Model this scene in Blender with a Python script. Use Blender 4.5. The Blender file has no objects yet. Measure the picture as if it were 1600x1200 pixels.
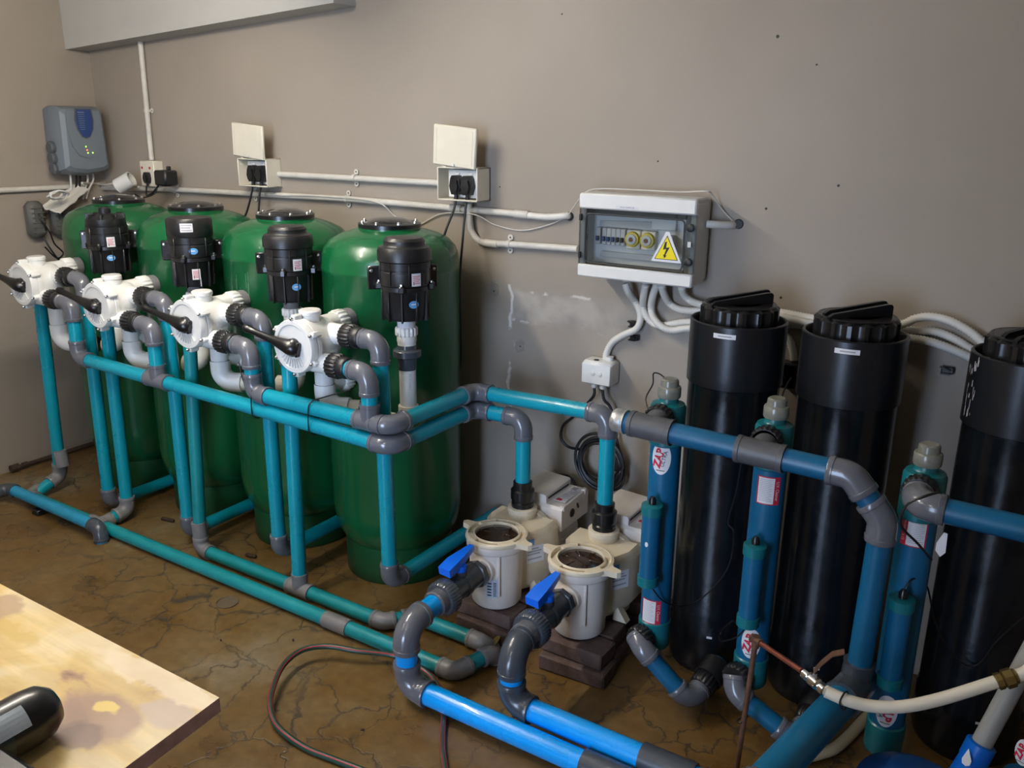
import bpy, math, random
from mathutils import Vector, Matrix
random.seed(7)
V = Vector
PI = math.pi
S = bpy.context.scene
COL = S.collection

# ------------------------------------------------------------------ camera
F = 1350.0
H = 1.70
_p, _r, _y = math.radians(16.75), math.radians(-.55), math.radians(-32.6)
_f = V((math.sin(_y), math.cos(_y), 0)); _rt = V((math.cos(_y), -math.sin(_y), 0)); _dn = V((0, 0, -1))
FWD = math.cos(_p) * _f + math.sin(_p) * _dn
_d2 = math.cos(_p) * _dn - math.sin(_p) * _f
RGT = math.cos(_r) * _rt + math.sin(_r) * _d2
DWN = math.cos(_r) * _d2 - math.sin(_r) * _rt
EYE = V((0, 0, H))
cam = bpy.data.cameras.new('camera')
cam.sensor_width = 36.0
cam.lens = F * 36.0 / 1600.0
cam.clip_start = 0.02
camo = bpy.data.objects.new('camera', cam)
COL.objects.link(camo)
camo.matrix_world = Matrix(((RGT.x, -DWN.x, -FWD.x, EYE.x), (RGT.y, -DWN.y, -FWD.y, EYE.y),
                            (RGT.z, -DWN.z, -FWD.z, EYE.z), (0, 0, 0, 1)))
S.camera = camo

def _ray(px, py):
    return RGT * ((px - 800) / F) + DWN * ((py - 600) / F) + FWD
def at_y(px, py, y):
    d = _ray(px, py); return EYE + d * ((y - EYE.y) / d.y)
def at_z(px, py, z):
    d = _ray(px, py); return EYE + d * ((z - EYE.z) / d.z)
def at_x(px, py, x):
    d = _ray(px, py); return EYE + d * ((x - EYE.x) / d.x)

# ------------------------------------------------------------------ light, world, exposure
S.view_settings.view_transform = 'Standard'
S.view_settings.look = 'None'
S.view_settings.gamma = 1.0
S.view_settings.use_curve_mapping = False
S.view_settings.exposure = 0.0
W = bpy.data.worlds.new('world'); S.world = W
W.use_nodes = True
W.node_tree.nodes['Background'].inputs[0].default_value = (0.62, 0.74, 1.0, 1)
W.node_tree.nodes['Background'].inputs[1].default_value = 0.6

LAMP_POWER = 280.0          # emission of the fluorescent tubes
def area_light(name, loc, target, sx, sy, power, color):
    li = bpy.data.lights.new(name, 'AREA'); li.shape = 'RECTANGLE'; li.size = sx; li.size_y = sy
    li.energy = power; li.color = color
    o = bpy.data.objects.new(name, li); COL.objects.link(o)
    o.location = loc
    o.rotation_euler = (V(target) - V(loc)).to_track_quat('-Z', 'Y').to_euler()
    return o
# daylight that falls through the open door in the wall behind the viewer
area_light('door_daylight', (-1.15, -1.66, 1.08), (-1.95, 2.1, .80), .95, 2.0, 26.0, (.54, .70, 1.0)).data.spread = math.radians(80)

XL, XR, YB, YF, ZC = -4.30, 1.60, 2.75, -1.70, 2.45

# ------------------------------------------------------------------ materials
def nd(nt, t, **kw):
    n = nt.nodes.new(t)
    for k, v in kw.items():
        setattr(n, k, v)
    return n
MATS = {}
def mat(name, col, rough=.5, metal=0.0, spec=.5, var=.0, vscale=6.0, bump=0.0, bscale=60.0, coat=0.0, rvar=0.0):
    m = bpy.data.materials.new(name); m.use_nodes = True
    nt = m.node_tree; b = nt.nodes['Principled BSDF']
    b.inputs['Base Color'].default_value = (*col, 1)
    b.inputs['Roughness'].default_value = rough
    b.inputs['Metallic'].default_value = metal
    b.inputs['Specular IOR Level'].default_value = spec
    b.inputs['Coat Weight'].default_value = coat
    tc = nd(nt, 'ShaderNodeTexCoord')
    if var or rvar:
        n = nd(nt, 'ShaderNodeTexNoise'); n.inputs['Scale'].default_value = vscale; n.inputs['Detail'].default_value = 6
        n.inputs['Roughness'].default_value = .65
        nt.links.new(tc.outputs['Object'], n.inputs['Vector'])
        if var:
            r = nd(nt, 'ShaderNodeMapRange')
            r.inputs['From Min'].default_value = .3; r.inputs['From Max'].default_value = .7
            r.inputs['To Min'].default_value = 1 - var; r.inputs['To Max'].default_value = 1 + var * .6
            nt.links.new(n.outputs['Fac'], r.inputs['Value'])
            mx = nd(nt, 'ShaderNodeVectorMath', operation='SCALE')
            mx.inputs[0].default_value = col
            nt.links.new(r.outputs['Result'], mx.inputs['Scale'])
            nt.links.new(mx.outputs['Vector'], b.inputs['Base Color'])
        if rvar:
            r2 = nd(nt, 'ShaderNodeMapRange')
            r2.inputs['From Min'].default_value = .3; r2.inputs['From Max'].default_value = .7
            r2.inputs['To Min'].default_value = max(0.02, rough - rvar); r2.inputs['To Max'].default_value = rough + rvar
            nt.links.new(n.outputs['Fac'], r2.inputs['Value'])
            nt.links.new(r2.outputs['Result'], b.inputs['Roughness'])
    if bump:
        n2 = nd(nt, 'ShaderNodeTexNoise'); n2.inputs['Scale'].default_value = bscale; n2.inputs['Detail'].default_value = 4
        nt.links.new(tc.outputs['Object'], n2.inputs['Vector'])
        bp = nd(nt, 'ShaderNodeBump'); bp.inputs['Strength'].default_value = bump; bp.inputs['Distance'].default_value = .004
        nt.links.new(n2.outputs['Fac'], bp.inputs['Height'])
        nt.links.new(bp.outputs['Normal'], b.inputs['Normal'])
    MATS[name] = m
    return m

def emis(name, col, s):
    m = bpy.data.materials.new(name); m.use_nodes = True
    nt = m.node_tree; nt.nodes.clear()
    e = nd(nt, 'ShaderNodeEmission'); o = nd(nt, 'ShaderNodeOutputMaterial')
    e.inputs[0].default_value = (*col, 1); e.inputs[1].default_value = s
    nt.links.new(e.outputs[0], o.inputs[0]); MATS[name] = m
    return m

def smoky(name, tint, gloss=.10, rough=.06):
    m = bpy.data.materials.new(name); m.use_nodes = True
    nt = m.node_tree; nt.nodes.clear()
    t = nd(nt, 'ShaderNodeBsdfTransparent'); t.inputs[0].default_value = (*tint, 1)
    g = nd(nt, 'ShaderNodeBsdfGlossy'); g.inputs['Roughness'].default_value = rough; g.inputs[0].default_value = (.9, .9, .9, 1)
    mx = nd(nt, 'ShaderNodeMixShader'); mx.inputs[0].default_value = gloss
    o = nd(nt, 'ShaderNodeOutputMaterial')
    nt.links.new(t.outputs[0], mx.inputs[1]); nt.links.new(g.outputs[0], mx.inputs[2]); nt.links.new(mx.outputs[0], o.inputs[0])
    MATS[name] = m
    return m

TEAL = mat('teal_pvc', (.002, .31, .41), .30, var=.10, vscale=5, coat=.15, rvar=.08)
TEALF = mat('teal_floor_pvc', (.006, .25, .28), .38, var=.16, vscale=6, rvar=.1)
BLUE = mat('bright_blue_pvc', (.0, .35, .95), .24, var=.08, vscale=5, coat=.25, rvar=.1)
UVB = mat('uv_blue_pvc', (.004, .105, .225), .36, var=.16, vscale=8, bump=.05, bscale=90)
UVT = mat('uv_teal_pvc', (.006, .15, .175), .32, var=.14, vscale=9)
LBLUE = mat('light_blue_pvc', (.02, .28, .48), .4, var=.15, vscale=7)
GREY = mat('grey_fitting', (.125, .130, .150), .20, var=.10, vscale=9, coat=.25)
GREYD = mat('dusty_grey_fitting', (.20, .195, .20), .42, var=.15, vscale=12)
GREYD2 = mat('worn_grey_fitting', (.085, .088, .096), .42, var=.2, vscale=14)
GREYK = mat('dark_grey_fitting', (.055, .065, .08), .26, var=.12, vscale=12, coat=.2)
BLACK = mat('black_plastic', (.008, .008, .009), .28, var=.2, vscale=20, coat=.1)
BLACKM = mat('black_satin_plastic', (.011, .011, .012), .38, var=.25, vscale=14, rvar=.1)
RUBBER = mat('black_rubber', (.006, .006, .007), .45)
WHITE = mat('white_abs', (.80, .80, .77), .28, var=.04, vscale=10, coat=.2)
WHITEP = mat('white_pvc', (.72, .72, .70), .35, var=.06, vscale=10)
CREAM = mat('cream_plastic', (.74, .69, .57), .42, var=.06, vscale=9)
CREAMP = mat('pump_cream', (.74, .65, .49), .38, var=.08, vscale=9)
CREAML = mat('pump_pale', (.76, .70, .64), .42, var=.07, vscale=9)
COND = mat('conduit_white', (.62, .59, .53), .5, var=.14, vscale=9)
FLEX = mat('flexible_conduit', (.70, .68, .62), .5, var=.08, vscale=12)
GREEN = mat('green_gelcoat', (.004, .100, .031), .27, var=.04, vscale=2, coat=.25)
SCUFF = mat('scuffed_gelcoat', (.035, .150, .066), .5, var=.3, vscale=40)
GREEND = mat('green_skirt', (.006, .075, .024), .4, var=.2, vscale=6)
STEELP = mat('brushed_plate', (.42, .46, .47), .35, metal=.3, var=.2, vscale=20)
STEEL = mat('steel', (.75, .75, .76), .25, metal=1)
CHROME = mat('chrome', (.85, .85, .86), .12, metal=1)
COPPER = mat('copper_pipe', (.40, .12, .075), .35, metal=.65, var=.35, vscale=25)
COPPERO = mat('tarnished_copper', (.20, .105, .065), .5, metal=.55, var=.4, vscale=30)
BRASS = mat('brass', (.30, .22, .08), .4, metal=.9, var=.3, vscale=40)
TANKB = mat('black_tank', (.005, .007, .010), .20, var=.3, vscale=9, bump=.10, bscale=45, rvar=.08)
TANKS_ = mat('tank_sleeve', (.008, .009, .012), .30, var=.2, vscale=8, bump=.06, bscale=70)
VALVEB = mat('valve_handle_blue', (.004, .15, .85), .3, coat=.2)
BROWN = mat('strainer_lid', (.035, .017, .009), .10, var=.4, vscale=14, coat=.6)
BRICK = mat('paving_brick', (.115, .075, .066), .9, var=.35, vscale=28, bump=.5, bscale=120)
CHLOR = mat('chlorinator_grey', (.165, .195, .225), .45, var=.05)
CHLORD = mat('chlorinator_dark', (.085, .095, .105), .5)
NAVY = mat('navy_panel', (.022, .055, .19), .35)
LIDGL = mat('tank_lid', (.018, .018, .02), .12, coat=.5)
LBL = mat('label_white', (.72, .72, .74), .45)
LBLG = mat('label_print', (.36, .34, .37), .5)
LBLR = mat('label_red', (.55, .02, .05), .45)
LBLP = mat('label_pink', (.60, .12, .16), .5)
STKB = mat('sticker_blue', (.12, .36, .70), .35)
INKG = mat('grey_ink', (.16, .16, .17), .5)
INK = mat('black_ink', (.012, .012, .012), .5)
YEL = mat('sign_yellow', (.86, .70, .0), .4)
YELD = mat('isolator_yellow', (.55, .42, .04), .45)
MAROON = mat('isolator_knob', (.16, .05, .03), .45)
DBGREY = mat('enclosure_grey', (.62, .63, .63), .4)
DBIN = mat('enclosure_inside', (.62, .63, .63), .4)
BRKR = mat('breaker_grey', (.45, .46, .47), .45)
BRKB = mat('breaker_toggle', (.02, .06, .16), .4)
SMOKE = smoky('smoky_door', (.93, .95, .95), .06)
SMOKEF = smoky('smoky_frame', (.50, .53, .53), .12)
CLEARC = smoky('cloudy_cap', (.62, .60, .52), .22, .25)
HOSEG = mat('hose_green', (.020, .060, .042), .35, var=.1)
HOSER = mat('hose_red', (.40, .015, .03), .5)
HOSEW = mat('hose_white', (.74, .68, .55), .45, bump=.08, bscale=140)
HOSEC = mat('hose_cream', (.55, .47, .30), .5)
CUFFB = mat('cuff_blue', (.0, .11, .50), .34)
CANB = mat('can_blue', (.004, .055, .22), .4, var=.2)
GHOSE = mat('grey_vacuum_pipe', (.27, .27, .25), .55)
BAG = mat('white_plastic_bag', (.66, .64, .58), .55)
RUST = mat('rusty_iron', (.055, .032, .022), .8, var=.5, vscale=40, bump=.4)
LEAF = mat('dry_leaf', (.34, .24, .05), .7, var=.4, vscale=60)
TAPE = mat('silver_tape', (.55, .55, .54), .32, metal=.7, var=.4, vscale=30, bump=.2, bscale=60)
DRILL = mat('drill_teal', (.004, .030, .038), .35)
DRILLB = mat('drill_black', (.006, .006, .008), .3, coat=.2)
RED = mat('red_switch', (.5, .03, .03), .4)
FILL = mat('wall_filler', (.27, .245, .215), .8, var=.2, vscale=40)
TRIM = mat('beam_paint', (.46, .45, .42), .7, var=.05, vscale=3)
CEIL = mat('ceiling_paint', (.60, .60, .58), .9)
TUBE_E = emis('lamp_tube_glow', (1.0, .92, .81), LAMP_POWER)
TUBE_WEAK = emis('weak_lamp_tube_glow', (1.0, .93, .84), LAMP_POWER * .26)  # same kind of tube, only turned down against the main one
TUBE_FILL = emis('fill_lamp_tube_glow', (1.0, .90, .78), LAMP_POWER * .32)  # glow of the added fill batten
LEDG = emis('led_green', (.35, 1.0, .05), 4.0)
LEDR = emis('led_red', (1.0, .12, .08), 4.0)

def wall_material():
    m = bpy.data.materials.new('painted_plaster'); m.use_nodes = True
    nt = m.node_tree; b = nt.nodes['Principled BSDF']; L = nt.links.new
    b.inputs['Roughness'].default_value = .62
    g = nd(nt, 'ShaderNodeNewGeometry')
    n1 = nd(nt, 'ShaderNodeTexNoise'); n1.inputs['Scale'].default_value = 1.3; n1.inputs['Detail'].default_value = 5
    L(g.outputs['Position'], n1.inputs['Vector'])
    r = nd(nt, 'ShaderNodeValToRGB')
    r.color_ramp.elements[0].position = .3; r.color_ramp.elements[0].color = (.298, .257, .210, 1)
    r.color_ramp.elements[1].position = .7; r.color_ramp.elements[1].color = (.345, .300, .249, 1)
    L(n1.outputs['Fac'], r.inputs['Fac'])
    # patched and chipped plaster, at its own place on the back wall
    sp = nd(nt, 'ShaderNodeSeparateXYZ')
    n2 = nd(nt, 'ShaderNodeTexNoise'); n2.inputs['Scale'].default_value = 9; n2.inputs['Detail'].default_value = 6
    L(g.outputs['Position'], n2.inputs['Vector'])
    dis = nd(nt, 'ShaderNodeVectorMath', operation='MULTIPLY_ADD')
    L(n2.outputs['Color'], dis.inputs[0]); dis.inputs[1].default_value = (.07, .07, .07)
    L(g.outputs['Position'], dis.inputs[2])
    L(dis.outputs['Vector'], sp.inputs[0])
    def M(op, a, bb=None, c=None, clamp=False):
        n = nd(nt, 'ShaderNodeMath', operation=op); n.use_clamp = clamp
        for i, x in enumerate((a, bb, c)):
            if x is None: continue
            if isinstance(x, (int, float)): n.inputs[i].default_value = x
            else: L(x, n.inputs[i])
        return n.outputs[0]
    def boxd(xc, zc, hx, hz):        # >0 inside, distance to the edge in metres
        dx = M('SUBTRACT', hx, M('ABSOLUTE', M('SUBTRACT', sp.outputs['X'], xc + .035)))
        dz = M('SUBTRACT', hz, M('ABSOLUTE', M('SUBTRACT', sp.outputs['Z'], zc + .035)))
        return M('MINIMUM', dx, dz)
    d1 = boxd(-1.575, 1.035, .19, .055)
    inside = M('MULTIPLY_ADD', d1, 40.0, .5, True)
    d2 = boxd(-1.30, 1.035, .30, .07)
    inside2 = M('MULTIPLY_ADD', d2, 14.0, .2, True)
    n3 = nd(nt, 'ShaderNodeTexNoise'); n3.inputs['Scale'].default_value = 22; n3.inputs['Detail'].default_value = 5
    L(g.outputs['Position'], n3.inputs['Vector'])
    dzz = M('SUBTRACT', .055, M('ABSOLUTE', M('SUBTRACT', sp.outputs['Z'], 1.07)))
    dxx = M('SUBTRACT', .20, M('ABSOLUTE', M('SUBTRACT', sp.outputs['X'], -1.53)))
    edge = M('MULTIPLY', M('SUBTRACT', 1.0, M('MULTIPLY', M('ABSOLUTE', dzz), 120.0), None, True), M('MULTIPLY', dxx, 60.0, None, True))
    n5 = nd(nt, 'ShaderNodeTexNoise'); n5.inputs['Scale'].default_value = 7.5; n5.inputs['Detail'].default_value = 2
    L(g.outputs['Position'], n5.inputs['Vector'])
    edge = M('MULTIPLY', edge, M('MULTIPLY_ADD', n5.outputs['Fac'], 14.0, -6.6, True))
    chip = M('MULTIPLY', edge, M('MULTIPLY_ADD', n3.outputs['Fac'], 14.0, -6.5, True))
    d3 = boxd(-1.765, .86, .006, .25)
    e3 = M('MULTIPLY_ADD', d3, 160.0, .5, True)
    chip3 = M('MULTIPLY', e3, M('MULTIPLY_ADD', n3.outputs['Fac'], 12.0, -5.4, True))
    chips = M('MAXIMUM', chip, chip3)
    mx1 = nd(nt, 'ShaderNodeMix', data_type='RGBA')
    L(M('MULTIPLY', M('MAXIMUM', inside, inside2), .85), mx1.inputs[0]); L(r.outputs['Color'], mx1.inputs[6])
    r2 = nd(nt, 'ShaderNodeValToRGB')
    r2.color_ramp.elements[0].position = .35; r2.color_ramp.elements[0].color = (.235, .215, .19, 1)
    r2.color_ramp.elements[1].position = .65; r2.color_ramp.elements[1].color = (.40, .37, .325, 1)
    L(n2.outputs['Fac'], r2.inputs['Fac']); L(r2.outputs['Color'], mx1.inputs[7])
    mx2 = nd(nt, 'ShaderNodeMix', data_type='RGBA')
    L(chips, mx2.inputs[0]); L(mx1.outputs[2], mx2.inputs[6]); mx2.inputs[7].default_value = (.62, .58, .54, 1)
    L(mx2.outputs[2], b.inputs['Base Color'])
    nb = nd(nt, 'ShaderNodeTexNoise'); nb.inputs['Scale'].default_value = 70; nb.inputs['Detail'].default_value = 3
    L(g.outputs['Position'], nb.inputs['Vector'])
    hgt = M('ADD', M('MULTIPLY', nb.outputs['Fac'], .25), M('MULTIPLY', inside, -.4))
    bp = nd(nt, 'ShaderNodeBump'); bp.inputs['Strength'].default_value = .18; bp.inputs['Distance'].default_value = .006
    L(hgt, bp.inputs['Height']); L(bp.outputs['Normal'], b.inputs['Normal'])
    return m
WALL = wall_material()

def floor_material():
    m = bpy.data.materials.new('stained_concrete'); m.use_nodes = True
    nt = m.node_tree; b = nt.nodes['Principled BSDF']; L = nt.links.new
    g = nd(nt, 'ShaderNodeNewGeometry')
    n1 = nd(nt, 'ShaderNodeTexNoise'); n1.inputs['Scale'].default_value = 2.1; n1.inputs['Detail'].default_value = 7; n1.inputs['Roughness'].default_value = .62
    L(g.outputs['Position'], n1.inputs['Vector'])
    r = nd(nt, 'ShaderNodeValToRGB'); cr = r.color_ramp
    cr.elements[0].position = .30; cr.elements[0].color = (.085, .044, .012, 1)
    cr.elements[1].position = .72; cr.elements[1].color = (.215, .182, .122, 1)
    e = cr.elements.new(.46); e.color = (.150, .085, .024, 1)
    e = cr.elements.new(.58); e.color = (.172, .112, .044, 1)
    L(n1.outputs['Fac'], r.inputs['Fac'])
    n2 = nd(nt, 'ShaderNodeTexNoise'); n2.inputs['Scale'].default_value = 13; n2.inputs['Detail'].default_value = 6
    L(g.outputs['Position'], n2.inputs['Vector'])
    dis = nd(nt, 'ShaderNodeVectorMath', operation='MULTIPLY_ADD')
    L(n2.outputs['Color'], dis.inputs[0]); dis.inputs[1].default_value = (.16, .16, .0); L(g.outputs['Position'], dis.inputs[2])
    vo = nd(nt, 'ShaderNodeTexVoronoi', feature='DISTANCE_TO_EDGE'); vo.inputs['Scale'].default_value = 4.6
    L(dis.outputs['Vector'], vo.inputs['Vector'])
    mr = nd(nt, 'ShaderNodeMapRange'); mr.inputs['From Min'].default_value = .004; mr.inputs['From Max'].default_value = .026
    mr.inputs['To Min'].default_value = 1; mr.inputs['To Max'].default_value = 0
    L(vo.outputs['Distance'], mr.inputs['Value'])
    n3 = nd(nt, 'ShaderNodeTexNoise'); n3.inputs['Scale'].default_value = 1.7; n3.inputs['Detail'].default_value = 2
    L(g.outputs['Position'], n3.inputs['Vector'])
    mr3 = nd(nt, 'ShaderNodeMapRange'); mr3.inputs['From Min'].default_value = .36; mr3.inputs['From Max'].default_value = .52; mr3.inputs['To Min'].default_value = .15
    L(n3.outputs['Fac'], mr3.inputs['Value'])
    mu = nd(nt, 'ShaderNodeMath', operation='MULTIPLY'); L(mr.outputs['Result'], mu.inputs[0]); L(mr3.outputs['Result'], mu.inputs[1])
    mx = nd(nt, 'ShaderNodeMix', data_type='RGBA'); L(mu.outputs[0], mx.inputs[0])
    L(r.outputs['Color'], mx.inputs[6]); mx.inputs[7].default_value = (.06, .042, .026, 1)
    n4 = nd(nt, 'ShaderNodeTexNoise'); n4.inputs['Scale'].default_value = 28; n4.inputs['Detail'].default_value = 5
    L(g.outputs['Position'], n4.inputs['Vector'])
    mr4 = nd(nt, 'ShaderNodeMapRange'); mr4.inputs['From Min'].default_value = .3; mr4.inputs['From Max'].default_value = .7
    mr4.inputs['To Min'].default_value = .82; mr4.inputs['To Max'].default_value = 1.15
    L(n4.outputs['Fac'], mr4.inputs['Value'])
    sc = nd(nt, 'ShaderNodeVectorMath', operation='SCALE'); L(mx.outputs[2], sc.inputs[0]); L(mr4.outputs['Result'], sc.inputs['Scale'])
    L(sc.outputs['Vector'], b.inputs['Base Color'])
    mr5 = nd(nt, 'ShaderNodeMapRange'); mr5.inputs['From Min'].default_value = .35; mr5.inputs['From Max'].default_value = .65
    mr5.inputs['To Min'].default_value = .22; mr5.inputs['To Max'].default_value = .50
    L(n1.outputs['Fac'], mr5.inputs['Value']); L(mr5.outputs['Result'], b.inputs['Roughness'])
    bp = nd(nt, 'ShaderNodeBump'); bp.inputs['Strength'].default_value = .25; bp.inputs['Distance'].default_value = .004
    ad = nd(nt, 'ShaderNodeMath', operation='MULTIPLY_ADD'); L(mu.outputs[0], ad.inputs[0]); ad.inputs[1].default_value = -1.0
    L(n4.outputs['Fac'], ad.inputs[2])
    L(ad.outputs[0], bp.inputs['Height']); L(bp.outputs['Normal'], b.inputs['Normal'])
    return m
FLOOR = floor_material()

def board_material():
    m = bpy.data.materials.new('stained_pine_board'); m.use_nodes = True
    nt = m.node_tree; b = nt.nodes['Principled BSDF']; L = nt.links.new
    g = nd(nt, 'ShaderNodeNewGeometry')
    mp = nd(nt, 'ShaderNodeMapping'); mp.inputs['Scale'].default_value = (1.0, 1.6, 1.0); mp.inputs['Location'].default_value = (3.1, 1.7, 0)
    L(g.outputs['Position'], mp.inputs['Vector'])
    n1 = nd(nt, 'ShaderNodeTexNoise'); n1.inputs['Scale'].default_value = 4.2; n1.inputs['Detail'].default_value = 5; n1.inputs['Distortion'].default_value = .8
    L(mp.outputs['Vector'], n1.inputs['Vector'])
    r = nd(nt, 'ShaderNodeValToRGB'); cr = r.color_ramp
    cr.elements[0].position = .28; cr.elements[0].color = (.26, .13, .07, 1)
    cr.elements[1].position = .75; cr.elements[1].color = (.86, .70, .44, 1)
    for p, c in ((.34, (.46, .27, .13, 1)), (.38, (.66, .44, .15, 1)), (.50, (.76, .55, .22, 1)), (.60, (.84, .66, .36, 1))):
        e = cr.elements.new(p); e.color = c
    L(n1.outputs['Fac'], r.inputs['Fac'])
    w = nd(nt, 'ShaderNodeTexNoise'); w.inputs['Scale'].default_value = 22; w.inputs['Detail'].default_value = 5
    mp2 = nd(nt, 'ShaderNodeMapping'); mp2.inputs['Scale'].default_value = (.25, 3.0, 1.0); L(g.outputs['Position'], mp2.inputs['Vector'])
    L(mp2.outputs['Vector'], w.inputs['Vector'])
    mr = nd(nt, 'ShaderNodeMapRange'); mr.inputs['From Min'].default_value = .3; mr.inputs['From Max'].default_value = .7
    mr.inputs['To Min'].default_value = .74; mr.inputs['To Max'].default_value = .90
    L(w.outputs['Fac'], mr.inputs['Value'])
    sc = nd(nt, 'ShaderNodeVectorMath', operation='SCALE'); L(r.outputs['Color'], sc.inputs[0]); L(mr.outputs['Result'], sc.inputs['Scale'])
    nz = nd(nt, 'ShaderNodeTexNoise'); nz.inputs['Scale'].default_value = 16; nz.inputs['Detail'].default_value = 5
    L(g.outputs['Position'], nz.inputs['Vector'])
    dv = nd(nt, 'ShaderNodeVectorMath', operation='MULTIPLY_ADD'); L(nz.outputs['Color'], dv.inputs[0]); dv.inputs[1].default_value = (.07, .07, 0); L(g.outputs['Position'], dv.inputs[2])
    cur = sc.outputs['Vector']
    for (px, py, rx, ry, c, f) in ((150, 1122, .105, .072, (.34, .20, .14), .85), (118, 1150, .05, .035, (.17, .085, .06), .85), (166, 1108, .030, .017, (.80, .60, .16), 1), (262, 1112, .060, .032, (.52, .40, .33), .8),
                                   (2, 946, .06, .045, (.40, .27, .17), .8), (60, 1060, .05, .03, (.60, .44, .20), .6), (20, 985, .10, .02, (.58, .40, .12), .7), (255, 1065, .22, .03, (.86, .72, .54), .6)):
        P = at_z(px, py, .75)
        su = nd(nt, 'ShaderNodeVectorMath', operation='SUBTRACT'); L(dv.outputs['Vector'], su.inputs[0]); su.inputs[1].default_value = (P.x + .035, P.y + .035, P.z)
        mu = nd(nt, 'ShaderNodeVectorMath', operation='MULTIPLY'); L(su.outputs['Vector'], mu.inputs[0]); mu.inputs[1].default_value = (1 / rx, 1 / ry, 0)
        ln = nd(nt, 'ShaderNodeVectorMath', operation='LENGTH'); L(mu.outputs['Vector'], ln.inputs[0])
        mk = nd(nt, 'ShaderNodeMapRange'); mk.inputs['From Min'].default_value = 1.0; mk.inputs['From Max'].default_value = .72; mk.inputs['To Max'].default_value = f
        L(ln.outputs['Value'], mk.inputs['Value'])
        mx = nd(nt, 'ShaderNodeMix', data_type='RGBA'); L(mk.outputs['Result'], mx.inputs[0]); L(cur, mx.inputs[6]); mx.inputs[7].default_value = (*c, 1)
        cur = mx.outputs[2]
    L(cur, b.inputs['Base Color']); b.inputs['Roughness'].default_value = .42
    return m
BOARD = board_material()
BEDGE = mat('board_edge', (.66, .43, .41), .8, var=.3, vscale=30)

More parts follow.
